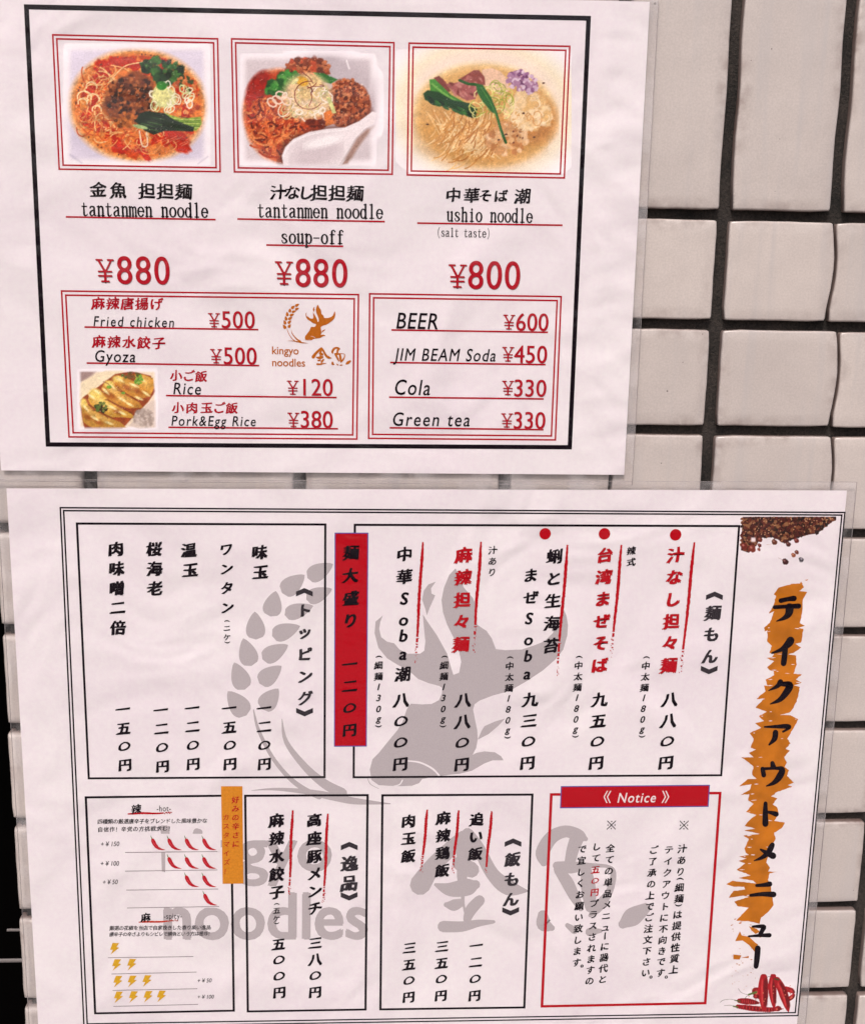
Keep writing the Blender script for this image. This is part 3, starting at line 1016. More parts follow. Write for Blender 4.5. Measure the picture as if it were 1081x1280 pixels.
VJ = [-0.1345 + 0.0983 * k for k in range(7)]            # centres of the wide upright joints
HJ = [0.0368 - 0.0503 * k for k in range(13)]            # centres of the level joints
VW, HW = 0.0061, 0.0047
THIN = {0: 0.0535, 1: 0.0595, 2: 0.0612}
for r_ in range(12):
    zt, zb = HJ[r_] - HW / 2, HJ[r_ + 1] + HW / 2
    put_tile(EDGE, VJ[0] - VW / 2, zb, zt, round_left=True)
    for k in range(6):
        a, b_ = VJ[k] + VW / 2, VJ[k + 1] - VW / 2
        mid = (a + b_) / 2 + tr_rng.uniform(-.001, .0015)
        if k == 3 and r_ in THIN:
            mid = VJ[3] + THIN[r_]
        if not (k in (2, 3) and r_ in THIN):
            put_tile(a, b_, zb, zt)
            continue
        put_tile(a, mid - 0.0006, zb, zt, rw=0.0011)
        put_tile(mid + 0.0006, b_, zb, zt, lw=0.0011)
# the soldier course above: upright tiles twice as tall
US = [-0.180, -0.1305, -0.0870, -0.0369, 0.0125, 0.0616, 0.1100, 0.1607, 0.2130, 0.2620, 0.3115, 0.3606, 0.4100, 0.4590]
for k in range(len(US) - 1):
    for zb, zt in ((HJ[0] + 0.0022, HJ[0] + 0.0995), (HJ[0] + 0.1045, HJ[0] + 0.2020)):
        put_tile(US[k] + (0 if k == 0 else 0.0029), US[k + 1] - 0.0029, zb, zt, name='tall_tile', lw=0.0003, rw=0.0003, round_left=(k == 0))
# near-black return down the left-hand end of the wall
DARK = plain('unlit_black', (0.0008, 0.0006, 0.0006), 1.0)  # the unlit passage's darkness is put into this near-black base colour
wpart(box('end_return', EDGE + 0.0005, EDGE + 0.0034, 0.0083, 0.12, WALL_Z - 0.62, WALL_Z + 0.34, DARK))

# the dark gap beyond the wall's end
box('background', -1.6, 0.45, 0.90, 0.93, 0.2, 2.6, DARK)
tag(bpy.data.objects['background'], 'passage wall coloured near black to look unlit, beyond the left end of the tiles', None, None, 'structure')
box('added_passage_ceiling', -1.6, 0.45, 0.13, 0.89, 1.95, 2.0, DARK)  # unseen, added to box in the gap so sky light stays out
tag(bpy.data.objects['added_passage_ceiling'], 'unseen near-black ceiling added to keep the passage behind the tiled wall dark', None, None, 'structure')
box('added_passage_side_wall', -1.63, -1.605, 0.0, 0.93, 0.0, 2.6, DARK)  # likewise unseen, added to close the gap against light
tag(bpy.data.objects['added_passage_side_wall'], 'unseen near-black side wall added to keep the passage behind the tiled wall dark', None, None, 'structure')
RAIL = plain('dull_metal', (0.12, 0.105, 0.105), 0.4)


def rail(u0, u1, v, y, r, label):
    x0, z = ray_xz(u0, v, y)
    x1, z1 = ray_xz(u1, v, y)
    vs_, fs = [], []
    N = 10
    for i, (x, zz) in enumerate(((x0, z), (x1, z))):
        for k in range(N):
            a = 2 * math.pi * k / N
            vs_.append((x, y + r * math.cos(a), zz + r * math.sin(a)))
    fs = [(k, (k + 1) % N, N + (k + 1) % N, N + k) for k in range(N)] + [tuple(range(N))[::-1], tuple(range(N, 2 * N))]
    o = mesh_obj('shelf_rail', vs_, fs, RAIL, smooth=False)
    return tag(o, label, 'rail', 'rails in the dark gap')


def ray_at(y):  # plane behind the wall
    return y
rail(-60, 60, 1202, 0.30, 0.0016, 'lower, longer pale rail in the dark gap left of the tiles')
rail(9, 60, 1163, 0.34, 0.0012, 'upper, shorter pale rail in the dark gap left of the tiles')

# pavement below, outside the frame, so that the wall is lit and mirrored as in a street
PAVE = plain('pavement_concrete', (0.24, 0.22, 0.21), 0.85, 3)
pv = box('pavement', -6, 6, -8, 1.0, -0.2, 0.0, PAVE)
tag(pv, 'grey concrete pavement in front of the tiled wall', None, None, 'structure')

# ================================================================== UPPER MENU
def make_sheet(root, sheet, corners, film_grow, thick=0.00018, film_off=0.0004, seed=1, material=None):
    P = [sheet.at(*c) for c in corners]         # TL TR BR BL
    v = [(p[0], sheet.y, p[1]) for p in P] + [(p[0], sheet.y + thick, p[1]) for p in P]
    f = [(0, 3, 2, 1), (4, 5, 6, 7)] + [(i, (i + 1) % 4, 4 + (i + 1) % 4, 4 + i) for i in range(4)]
    pp = mesh_obj('paper', v, f, material or PAPER, root)
    # film pouch: front skin a little larger than the paper, gently rippled, with a thin welded rim
    l_, r_, t_, b_ = film_grow
    c = sum(P) / 4
    ex = (P[1] - P[0]) / np.linalg.norm(P[1] - P[0]); ey = (P[0] - P[3]) / np.linalg.norm(P[0] - P[3])
    Q = [P[0] - ex * l_ + ey * t_, P[1] + ex * r_ + ey * t_, P[2] + ex * r_ - ey * b_, P[3] - ex * l_ - ey * b_]
    NX, NZ = 70, 50
    vs_, fs = [], []
    rr = random.Random(seed)
    ph = [rr.random() * 6.28 for _ in range(6)]
    for j in range(NZ + 1):
        for i in range(NX + 1):
            a, b2 = i / NX, j / NZ
            p = (Q[0] * (1 - a) + Q[1] * a) * (1 - b2) + (Q[3] * (1 - a) + Q[2] * a) * b2
            w_ = 0.5 + 0.5 * math.sin(a * 9 + ph[0] + 2.2 * math.sin(b2 * 7 + ph[1])) * math.sin(b2 * 8 + ph[2] + 1.5 * math.sin(a * 6 + ph[3]))
            edge = min(1.0, min(a, 1 - a, b2 * 0.8, (1 - b2) * 0.8) * 14)
            vs_.append((p[0], sheet.y - film_off - 0.00025 * w_ * edge, p[1]))
    for j in range(NZ):
        for i in range(NX):
            k = j * (NX + 1) + i
            fs.append((k, k + NX + 1, k + NX + 2, k + 1))
    fo = mesh_obj('laminating_film', vs_, fs, FILM, root, smooth=True)
    ring = [(p[0], sheet.y - film_off + 0.00012, p[1]) for p in P] + [(q[0], sheet.y - film_off + 0.00012, q[1]) for q in Q]
    mesh_obj('sealed_edge', ring, [(i, (i + 1) % 4, 4 + (i + 1) % 4, 4 + i) for i in range(4)], SEAL, root)
    # cut edge of the pouch: a hair-thin bright rim
    I = Ink(sheet, 0)
    v, f = [], []
    y0 = sheet.y - film_off - 0.00003; y1 = sheet.y + thick
    tq = 0.00010
    for i in range(4):
        a, b2 = Q[i], Q[(i + 1) % 4]
        d = (b2 - a) / np.linalg.norm(b2 - a); nn = np.array([-d[1], d[0]]) * tq
        o = len(v)
        for q in (a, b2):
            for s, y in ((-1, y0), (1, y0), (1, y1), (-1, y1)):
                v.append((q[0] + s * nn[0] / 2, y, q[1] + s * nn[1] / 2))
        f += [(o + 0, o + 1, o + 5, o + 4), (o + 1, o + 2, o + 6, o + 5), (o + 2, o + 3, o + 7, o + 6), (o + 3, o + 0, o + 4, o + 7)]
    mesh_obj('film_rim', v, f, FILM_EDGE, root)
    return pp


A = Sheet(-0.0022)
upper = empty('laminated_menu', (0, -0.001, WALL_Z - 0.086))
tag(upper, 'upper laminated menu sheet with three noodle bowl pictures, prices and a thick black border', 'menu')
root_loc = {}


def keep(root):
    """children are modelled in world coordinates"""
    inv = Matrix.Translation(-root.location)
    for o in root.children:
        o.matrix_parent_inverse = inv


PAPER_A = [(-49, -16.5), (812, 1.5), (780, 593.5), (1.5, 588)]
make_sheet(upper, A, PAPER_A, (0.0045, 0.0040, 0.003, 0.0050), seed=4, material=PAPER_UPPER)

I = Ink(A, 2)
I.frame_px([(33, 8), (735.5, 22.3), (712, 559), (60, 555.5)], 6.2, BLACK)
I.build('black_border', upper)


def double_frame(sheet, parent, c, gap, w=2.1, name='red_frame'):
    I = Ink(sheet, 3)
    I.frame_px(c, w, RED)
    cen = np.mean(np.array(c), 0)
    s = [(1, 1), (-1, 1), (-1, -1), (1, -1)]
    I.frame_px([(p[0] + q[0] * gap, p[1] + q[1] * gap) for p, q in zip(c, s)], w, RED)
    return I.build(name, parent)


FR = [[(66, 43), (272, 48), (275.2, 214.2), (74, 211)],
      [(289.5, 48), (492.3, 52.8), (490.2, 217.4), (293, 214.4)],
      [(511.3, 53.4), (712, 57.4), (705.2, 222), (509, 218.3)]]
frames = [double_frame(A, upper, c, 5.0, name='picture_frame') for c in FR]
boxL = double_frame(A, upper, [(77, 363.5), (448, 368), (446, 548.7), (86.3, 546)], 5.2, name='side_dish_frame')
boxR = double_frame(A, upper, [(462, 367), (701.2, 370.5), (694, 549.8), (460.7, 547.8)], 5.0, name='drinks_frame')


def rule(sheet, parent, a, b, w=2.1, mat=RED, name='underline', layer=5):
    I = Ink(sheet, layer)
    I.line_px(a, b, w, mat)
    return I.build(name, parent)


BR = dict(weight=0.75, tilt=0.06)
row(A, upper, '金魚', (122.7, 236.3), (148.1, 237.3), 22, **BR)
row(A, upper, '担担麺', (183.9, 237.9), (229.9, 238.6), 22.5, **BR)
slab(A, upper, 'tantanmen noodle', 101.3, 269.2, 261, 271.6, 17.5)
rule(A, upper, (82.4, 270.7), (269.6, 274.2))
price(A, upper, '880', (131.3, 338.2), (155.6, 179, 202.4), 319.9, 355, 19.2)
row(A, upper, '汁なし', (347.8, 239.5), (382.6, 240), 21, **BR)
row(A, upper, '担担麺', (399, 240), (444.2, 240.8), 22.5, **BR)
slab(A, upper, 'tantanmen noodle', 321.3, 270.9, 479.3, 273, 17.3)
rule(A, upper, (296.7, 273.4), (480.9, 276.7))
slab(A, upper, 'soup-off', 350.6, 303.5, 430.6, 304.6, 17)
rule(A, upper, (332.9, 305.9), (429, 307.6))
price(A, upper, '880', (354.9, 341.2), (378.7, 401.1, 424.5), 323, 358.5, 19.2)
row(A, upper, '中', (566.7, 243.4), (566.7, 243.4), 20.5, **BR)
row(A, upper, '華', (589.5, 243.5), (589.5, 243.5), 20.5, **BR)
row(A, upper, 'そば', (606.6, 244), (626, 244.2), 18, **BR)
row(A, upper, '潮', (653.2, 244.6), (653.2, 244.6), 21.5, **BR)
slab(A, upper, 'ushio noodle', 557.8, 276, 666, 278, 17)
rule(A, upper, (521.4, 278.5), (702.9, 281.2))
slab(A, upper, '(salt taste)', 545, 295.2, 613.5, 296.6, 10.8, pen=0.85)
price(A, upper, '800', (571.6, 345), (594.6, 617.6, 640.4), 325.8, 361.2, 19.2)

RB = dict(weight=0.8, tilt=0.06, mat=RED)
row(A, boxL, '麻辣唐揚げ', (122.8, 378.6), (195.6, 379.6), 17.2, **RB)
HAND = dict(shear=0.14, bold=0.012)
latin(A, boxL, 'Fried chicken', 117.2, 407.3, 218.6, 409, 12.3, spacing=1.25, **HAND)
rule(A, boxL, (105.7, 408.6), (322.9, 411.8))
price(A, boxL, '500', (267.6, 400), (282.6, 297.3, 312.1), 388.6, 410, 12.6)
row(A, boxL, '麻辣水餃子', (123.8, 426.4), (198.6, 428.4), 17.2, **RB)
latin(A, boxL, 'Gyoza', 118.4, 451.8, 171, 452.6, 14.2, spacing=1.15, **HAND)
rule(A, boxL, (108.4, 453.6), (324.1, 456.8))
price(A, boxL, '500', (270.1, 445), (285.1, 299.9, 314.5), 433.8, 455.4, 12.6)
row(A, boxL, '小ご飯', (220.2, 469), (251.4, 470.1), 15.6, **RB)
latin(A, boxL, 'Rice', 216.8, 492.4, 252.6, 493.2, 14.4, spacing=1.15, **HAND)
rule(A, boxL, (207.5, 494.3), (420.8, 496.8))
price(A, boxL, '120', (365.9, 484.4), (380.6, 395.3, 409.6), 473.2, 494.4, 12.6)
row(A, boxL, '小肉', (222.4, 509.3), (239.9, 509.4), 15.6, **RB)
row(A, boxL, '玉ご飯', (258.2, 509.4), (289.7, 509.8), 15.6, **RB)
latin(A, boxL, 'Pork&Egg Rice', 214.5, 531.8, 320.8, 532.6, 12.2, spacing=1.2, **HAND)
rule(A, boxL, (210.6, 534), (422.5, 535.8))
price(A, boxL, '380', (366.7, 524.6), (381.1, 395.4, 409.6), 513.3, 534.8, 12.6)

latin(A, boxR, 'BEER', 495.4, 410.3, 549.4, 411.4, 19.6, shear=0.14, bold=0.014, spacing=1.08)
rule(A, boxR, (489.2, 412.2), (684.7, 415.2))
price(A, boxR, '600', (636, 402.4), (651, 665.1, 679.1), 391.2, 413.4, 12.6)
latin(A, boxR, 'JIM BEAM Soda', 492, 450.4, 621.2, 451.6, 15.2, spacing=1.15, shear=0.16, bold=0.012)
rule(A, boxR, (487.5, 452.9), (681.8, 455.6))
price(A, boxR, '450', (634.8, 442.6), (648.9, 662.8, 677.4), 431.6, 453.6, 12.6)
latin(A, boxR, 'Cola', 492.6, 493, 539.4, 493.8, 18.6, spacing=1.15, shear=0.14, bold=0.014)
rule(A, boxR, (486.3, 496.3), (679.4, 498.5))
price(A, boxR, '330', (634.6, 484.8), (647.9, 661.8, 676.4), 474.1, 495.6, 12.6)
latin(A, boxR, 'Green tea', 490.2, 531.9, 588.8, 532.8, 16.4, spacing=1.2, shear=0.14, bold=0.013)
rule(A, boxR, (487, 534.6), (679.1, 537))
price(A, boxR, '330', (633.4, 525.4), (647.2, 660.9, 675.2), 514.6, 536, 12.6)

# ---- the house emblem: goldfish, ear of rice, name
FISH = [(460,118),(476,150),(500,210),(545,262),(560,300),(565,390),(610,420),(635,455),(655,508),(700,513),(780,510),(840,490),(890,470),(930,430),(955,370),(968,335),(980,310),(995,345),(1003,390),(1000,440),(980,510),(940,560),(880,612),(800,665),(720,710),(640,732),(575,757),(552,775),(545,800),(555,850),(565,900),(568,940),(560,985),(543,1018),(565,1008),(600,1002),(650,1006),(680,1025),(692,1045),(640,1045),(600,1060),(540,1095),(480,1110),(430,1115),(375,1122),(300,1135),(285,1155),(250,1168),(200,1170),(140,1168),(90,1165),(55,1140),(47,1090),(60,1040),(90,1010),(130,960),(180,900),(205,860),(225,800),(245,772),(300,775),(345,773),(380,755),(395,722),(397,695),(380,685),(330,672),(280,652),(250,625),(222,604),(180,583),(130,552),(88,500),(70,430),(75,375),(110,345),(98,375),(92,410),(102,450),(130,472),(165,480),(190,510),(230,530),(290,530),(310,515),(315,470),(308,400),(303,340),(325,375),(370,440),(420,530),(440,600),(450,632),(478,622),(488,570),(478,520),(450,450),(420,390),(400,330),(393,270),(405,210),(430,150)]
FISH_FIN1 = [(365,182),(330,195),(308,225),(300,270),(316,318),(322,345),(335,310),(355,265),(362,248),(345,240),(342,215)]
FISH_FIN2 = [(568,945),(585,905),(600,880),(650,858),(700,843),(665,880),(620,918)]
fpx = lambda p: (450 + p[0] / 3.861, 680 + p[1] / 3.861)
LEAF = [((443,165),(568,97),42),((320,238),(430,150),46),((264,352),(290,228),46),((194,464),(188,328),47),((172,592),(132,458),46),((140,707),(88,575),46),((148,832),(57,714),50),
        ((438,270),(563,218),38),((333,345),(472,300),38),((272,447),(408,398),42),((225,560),(350,490),42),((210,677),(318,592),44),((222,802),(303,702),46)]
epx = lambda p: (270 + p[0] / 3.88, 680 + p[1] / 3.88)
STEM = [[(182,805,5),(205,900,16),(270,1030,19),(350,1130,22),(430,1192,26),(500,1225,30)],
        [(320,850,3),(340,960,22),(430,1080,34),(520,1160,44),(610,1210,52)]]
spx = lambda p: (270 + p[0] / 4.158, 960 + p[1] / 4.158)
SWEEP = [(185,118,2),(300,111,13),(450,122,26),(580,145,38),(700,170,36),(800,180,22),(905,187,5)]
kpx = lambda p: (500 + p[0] / 3.378, 1010 + p[1] / 3.378)
KIN = [[(262,120,45),(215,170,62),(140,245,70),(85,325,88)],[(285,110,50),(330,170,52),(390,280,56),(460,338,66),(538,352,8)],
       [(270,150,70),(262,230,45),(262,300,42),(275,320,40)],[(250,235,60),(300,262,68)],[(150,325,14),(210,345,58),(285,335,72),(318,325,40)],
       [(195,410,22),(225,412,48),(255,402,36)],[(335,392,45),(300,430,48),(283,470,34)],[(262,350,22),(268,410,10),(278,450,14)],
       [(182,502,48),(260,502,44),(330,488,30),(395,482,14)]]
UO = [[(606,232,32),(600,190,56),(640,125,56),(700,100,50),(755,118,52),(783,132,20)],[(748,125,60),(728,180,52),(715,240,44)],
      [(662,245,36),(720,252,52),(800,245,24),(875,248,14),(900,275,24),(885,350,30),(835,420,44),(802,455,16)],
      [(668,262,40),(705,315,52),(735,375,44),(762,425,26)],[(785,262,46),(795,340,62),(803,420,46)],
      [(602,455,44),(608,492,62),(640,508,26)],[(706,497,20),(735,518,32)],[(800,525,36),(845,520,18)],[(940,492,38),(980,462,78),(1035,425,46)]]


def emblem(sheet, parent, mat, tf, layer, name, lab):
    """tf maps the big emblem's survey point (u, v) to this emblem's"""
    k = tf((1, 0))[0] - tf((0, 0))[0]
    I = Ink(sheet, layer)
    for P in (FISH, FISH_FIN1, FISH_FIN2):
        I.poly_px([tf(fpx(p)) for p in P], mat)
    def to(p): return sheet.at(*tf(p))
    # line of the gill, left unprinted
    g = [(fpx((232, 1048)) + (1.6,)), (fpx((290, 1056)) + (2.2,)), (fpx((350, 1086)) + (2.4,)), (fpx((384, 1122)) + (2.2,))]
    I.stroke_local(g, to, PAPER, 0.6)
    I.stroke_local([fpx((155, 1172)) + (1.2,), fpx((190, 1162)) + (1.6,), fpx((205, 1140)) + (1.2,)], to, PAPER, 0.6)
    I.stroke_local([fpx((36, 1130)) + (.5,), fpx((50, 1160)) + (.7,), fpx((90, 1182)) + (.5,)], to, mat, 0.2)
    o1 = I.build(name, parent, lab + ' goldfish emblem')
    for n_, (a, b_, w) in enumerate(LEAF):
        I = Ink(sheet, layer)
        a, b_ = np.array(a, float), np.array(b_, float); d = b_ - a; L = np.linalg.norm(d); d /= L; nn = np.array([-d[1], d[0]])
        N = 12; pts = []
        prof = lambda t: (math.sin(math.pi * min(1, t ** 0.62)) ** 0.72) if t < 1 else 0
        for s in (1, -1):
            for i in range(N):
                t = i / N if s == 1 else 1 - i / N
                pts.append(tuple(a + d * L * t + nn * s * w * prof(t)))
        I.poly_px([tf(epx(p)) for p in pts], mat)
        I.build('rice_grain', o1)
    I = Ink(sheet, layer)
    for j, st in enumerate(STEM):
        I.stroke_local([epx(p) + (p[2] / 3.88,) for p in st], to, mat, 0.3 * j)
    I.stroke_local([spx(p) + (p[2] / 4.158,) for p in SWEEP], to, mat, 0.9)
    I.build('rice_stalk', o1)
    for nm, G in (('brush_character', KIN), ('brush_character', UO)):
        I = Ink(sheet, layer)
        for j, st in enumerate(G):
            I.stroke_local([kpx(p) + (p[2] / 3.378,) for p in st], to, mat, 0.12 * j)
        I.build(nm, o1)
    return o1


def logo_tf(p):
    return (330 + (457 + (p[0] - 460.4) * 1.387) / 9.008, 370 + (95 + (p[1] - 710.6) * 1.4754) / 9.008)


def logo_word_tf(p):
    # the brushed name sits a little differently in the small emblem
    return p


em_small = emblem(A, upper, BROWN, logo_tf, 5, 'emblem', 'small orange-brown')
# move the two brushed characters of the small emblem to their own place
for o in [c for c in em_small.children if c.name.startswith('brush_character')]:
    COL.objects.unlink(o); bpy.data.objects.remove(o)


def small_brush(G, ox, oy, k):
    I = Ink(A, 5)
    for j, st in enumerate(G):
        I.stroke_local([(330 + (ox + (p[0]) * k) / 9.008, 370 + (oy + p[1] * k) / 9.008, p[2] * k / 9.008 * 0.95) for p in st], lambda p: A.at(*p), BROWN, 0.12 * j)
    return I.build('brush_character', em_small)


small_brush(KIN, 515, 535, 0.46)
small_brush(UO, 492, 535, 0.462)
latin(A, em_small, 'kingyo', 340.2, 442.3, 373.2, 442.8, 9.6, BROWN, bold=0.022, capref=0.70, layer=5)
latin(A, em_small, 'noodles', 340.4, 457.4, 381.2, 458, 9.6, BROWN, bold=0.022, capref=0.70, layer=5)

# ---- pictures of the dishes
r = np.random.RandomState
# 1: tantanmen in soup
p = Paint(50, 30, 4.504, 120, 100, 960, 800, 3.6, 11)
p.rect(130, 105, 960, 800, (224, 214, 230), 60)
p.blob(250, 620, 130, 60, (206, 196, 216), 0.6, 0.9, 0.5); p.blob(800, 700, 120, 60, (205, 195, 212), -0.5, 0.9, 0.5)
p.line([(170, 735), (235, 780)], 12, (176, 166, 190), 0.6, 10); p.line([(890, 785), (945, 745)], 12, (176, 166, 190), 0.6, 10)
p.blob(552, 458, 372, 306, (240, 176, 112), 0.06, 0.10)
p.blob(552, 458, 352, 288, (228, 122, 52), 0.06, 0.08)
rr = p.r
for _ in range(70):
    a = rr.rand() * 6.283; q = 0.62 + 0.36 * rr.rand()
    p.blob(552 + 345 * q * math.cos(a), 458 + 280 * q * math.sin(a), 14 + 26 * rr.rand(), 9 + 16 * rr.rand(), [(196, 44, 14), (212, 70, 20), (184, 30, 10), (238, 140, 60)][rr.randint(4)], a + 1.57, 0.3, 0.85, 0.12)
for x, y, rx, ry in ((355, 250, 55, 36), (430, 215, 50, 28), (300, 350, 34, 50), (270, 520, 32, 60), (310, 570, 40, 30), (440, 670, 44, 22), (520, 225, 42, 26), (380, 590, 60, 26), (770, 650, 90, 42), (350, 300, 40, 26), (580, 715, 60, 22), (310, 430, 34, 40)):
    p.blob(x, y, rx, ry, (198, 40, 14), rr.rand(), 0.25, 0.9, 0.1)
for _ in range(120):
    a = rr.rand() * 6.28; q = rr.rand() ** .5; x, y = 345 + 130 * q * math.cos(a), 450 + 200 * q * math.sin(a)
    c = [(242, 172, 104), (232, 146, 78), (248, 190, 124), (220, 118, 54), (206, 84, 34)][rr.randint(5)]
    a0 = rr.rand() * 6.28; p.arc(x, y, 30 + 60 * rr.rand(), a0, a0 + 1.0 + 1.6 * rr.rand(), 8, c, 0.75, 0.6, rr.rand() * 3)
for x, y, r_ in ((300, 420, 34), (240, 440, 26), (290, 350, 30), (320, 480, 26), (250, 410, 40)):
    p.arc(x, y, r_, 2.6, 6.4, 8, (252, 214, 160), 0.95, 0.85, 0.2)
for _ in range(60):
    x, y = 400 + 300 * rr.rand(), 580 + 110 * rr.rand()
    a0 = rr.rand() * 6.28; p.arc(x, y, 30 + 50 * rr.rand(), a0, a0 + 1.0 + 1.3 * rr.rand(), 7, [(246, 178, 110), (226, 122, 60), (210, 80, 40), (238, 150, 84)][rr.randint(4)], 0.7, 0.5, rr.rand() * 3)
p.line([(560, 600), (575, 680), (605, 680), (600, 610)], 8, (246, 214, 180), 0.9)
p.line([(385, 330), (470, 240), (560, 215), (640, 205)], 7, (250, 200, 140), 0.8)
p.line([(400, 230), (480, 250), (540, 300)], 6, (250, 190, 120), 0.8)
p.blob(500, 430, 125, 120, (128, 60, 26), 0, 0.25, 1, 0.05); p.blob(560, 330, 80, 50, (140, 66, 28), 0.4, 0.3, 1, 0.06)
p.crumbs(210, 510, 415, 135, 130, [(92, 40, 18), (140, 70, 32), (58, 24, 14), (182, 100, 50), (112, 46, 22), (48, 22, 14)], 7, 13)
p.crumbs(40, 480, 540, 70, 40, [(172, 88, 30), (120, 60, 20), (200, 110, 44)], 8, 15)
p.crumbs(70, 690, 262, 118, 62, [(24, 56, 24), (36, 78, 32), (16, 38, 20), (62, 110, 48)], 10, 22, ang=0.25)
p.crumbs(26, 820, 340, 60, 44, [(206, 92, 44), (222, 130, 70), (60, 70, 30)], 7, 14)
p.crumbs(36, 820, 440, 80, 60, [(214, 100, 52), (232, 150, 90), (190, 70, 36)], 7, 14)
p.blob(700, 410, 62, 52, (222, 218, 150), 0.3, 0.3)
for _ in range(24):
    x, y = 620 + 230 * rr.rand(), 330 + 150 * rr.rand()
    p.arc(x, y, 16 + 18 * rr.rand(), 0, 6.0 + rr.rand(), 6, [(240, 234, 196), (226, 220, 170), (250, 240, 220), (200, 208, 140)][rr.randint(4)], 0.9, 0.65, rr.rand() * 3)
p.blob(684, 400, 44, 36, (232, 226, 150), 0.5, 0.4, 0.9); p.blob(685, 345, 26, 22, (52, 132, 48), 0, 0.3)
p.poly([(700, 500), (800, 530), (905, 520), (912, 560), (880, 600), (780, 590), (690, 560)], (146, 176, 62), 6)
for i in range(7):
    p.line([(690, 510 + i * 9), (790, 535 + i * 7), (900, 535 + i * 8)], 4, [(196, 206, 110), (92, 132, 40), (60, 100, 34)][i % 3], 0.8)
p.poly([(535, 545), (560, 505), (600, 488), (700, 500), (760, 540), (868, 580), (862, 604), (760, 600), (700, 600), (640, 622), (590, 600)], (22, 40, 22), 6)
for _ in range(16):
    x, y = 560 + 230 * rr.rand(), 515 + 80 * rr.rand(); p.line([(x, y), (x + 50, y + 10)], 5, [(40, 70, 34), (12, 24, 14), (64, 96, 44)][rr.randint(3)], 0.7)
p.blob(565, 577, 36, 9, (160, 186, 120), 0.2, 0.4)
for _ in range(16):
    x, y = 640 + 200 * rr.rand(), 625 + 60 * rr.rand(); p.line([(x, y), (x + 34, y - 16)], 5, (216, 120, 90), 0.6)
for _ in range(22):
    a = rr.rand() * 6.28; p.blob(552 + 350 * math.cos(a), 458 + 290 * math.sin(a), 4, 4, (110, 60, 40), 0, 0.5, 0.8)
p.grain(0.03, 0.11, 500)
p.object(A, 'dish_picture', frames[0], label='picture of red soup noodles with minced meat and greens')

# 2: soupless tantanmen with a white spoon
p = Paint(280, 30, 4.504, 90, 120, 920, 800, 3.6, 12)
p.rect(85, 160, 860, 800, (218, 204, 208), 55)
p.blob(620, 250, 220, 90, (198, 184, 190), 0.5, 0.7, 0.6); p.blob(820, 470, 60, 130, (200, 184, 190), 0.1, 0.8, 0.6)
p.line([(690, 205), (705, 250)], 9, (246, 238, 240), 0.8, 6); p.line([(760, 350), (775, 340)], 12, (250, 244, 244), 0.9, 6)
p.blob(330, 520, 218, 262, (230, 146, 104), -0.25, 0.10); p.blob(335, 520, 200, 244, (196, 70, 30), -0.25, 0.12)
p.blob(190, 360, 48, 90, (170, 30, 18), 0.5, 0.4); p.blob(160, 480, 26, 70, (178, 34, 20), 0, 0.4)
rr = p.r
for _ in range(230):
    x, y = 150 + 260 * rr.rand(), 430 + 310 * rr.rand()
    if (x - 330) ** 2 / 200 ** 2 + (y - 520) ** 2 / 240 ** 2 > 1: continue
    c = [(226, 112, 54), (206, 84, 34), (238, 138, 76), (178, 58, 22), (120, 34, 14)][rr.randint(5)]
    a0 = rr.rand() * 6.28; p.arc(x, y, 26 + 44 * rr.rand(), a0, a0 + 1.2 + 1.6 * rr.rand(), 12, c, 0.85, 0.6, rr.rand() * 3)
p.poly([(340, 260), (370, 205), (420, 185), (520, 190), (580, 225), (600, 280), (520, 300), (420, 300)], (160, 70, 36), 8)
p.crumbs(90, 470, 240, 120, 52, [(186, 92, 52), (140, 56, 28), (206, 116, 70), (112, 44, 22), (196, 74, 40)], 8, 16)
p.blob(705, 450, 112, 136, (158, 74, 40), -0.25, 0.12, 1, 0.03)
p.crumbs(120, 690, 440, 128, 136, [(196, 104, 60), (150, 62, 34), (214, 128, 84)], 8, 15)
p.crumbs(420, 702, 450, 112, 128, [(196, 104, 62), (140, 58, 32), (216, 134, 88), (96, 36, 20), (178, 84, 46), (120, 48, 26)], 5, 12, 0.85)
p.crumbs(60, 330, 330, 100, 42, [(40, 110, 40), (64, 140, 56), (30, 84, 34), (90, 160, 70)], 12, 24, ang=-0.5)
p.poly([(500, 270), (560, 275), (640, 310), (600, 335), (540, 320)], (42, 112, 44), 6)
p.blob(470, 410, 116, 110, (232, 196, 150), 0.2, 0.4)
p.blob(480, 350, 60, 60, (236, 200, 140), 0, 0.4); p.blob(440, 320, 30, 22, (238, 178, 60), 0.4, 0.4)
for _ in range(60):
    x, y = 330 + 250 * rr.rand(), 370 + 160 * rr.rand()
    p.arc(x, y, 14 + 30 * rr.rand(), rr.rand() * 6.28, rr.rand() * 6.28 + 3, 7, [(246, 224, 196), (238, 206, 170), (220, 208, 150), (250, 236, 220), (214, 180, 120)][rr.randint(5)], 0.8, 0.7, rr.rand() * 3)
for x, y in ((270, 440), (320, 400), (300, 425), (350, 430)):
    p.arc(x, y, 30, 0, 6.2, 9, (246, 214, 190), 0.85, 0.7, rr.rand())
p.blob(400, 320, 22, 10, (236, 226, 160), -0.7, 0.3); p.poly([(575, 410), (600, 410), (632, 500), (610, 500)], (216, 214, 140), 4)
p.poly([(560, 500), (600, 480), (620, 560), (570, 575)], (226, 120, 50), 6)
p.crumbs(20, 520, 560, 60, 18, [(110, 34, 18), (140, 50, 24)], 8, 16)
p.arc(478, 400, 82, 2.0, 4.9, 5, (120, 30, 34), 0.95, 0.98); p.arc(478, 400, 82, 0.6, 2.2, 4, (120, 30, 34), 0.95, 0.95)
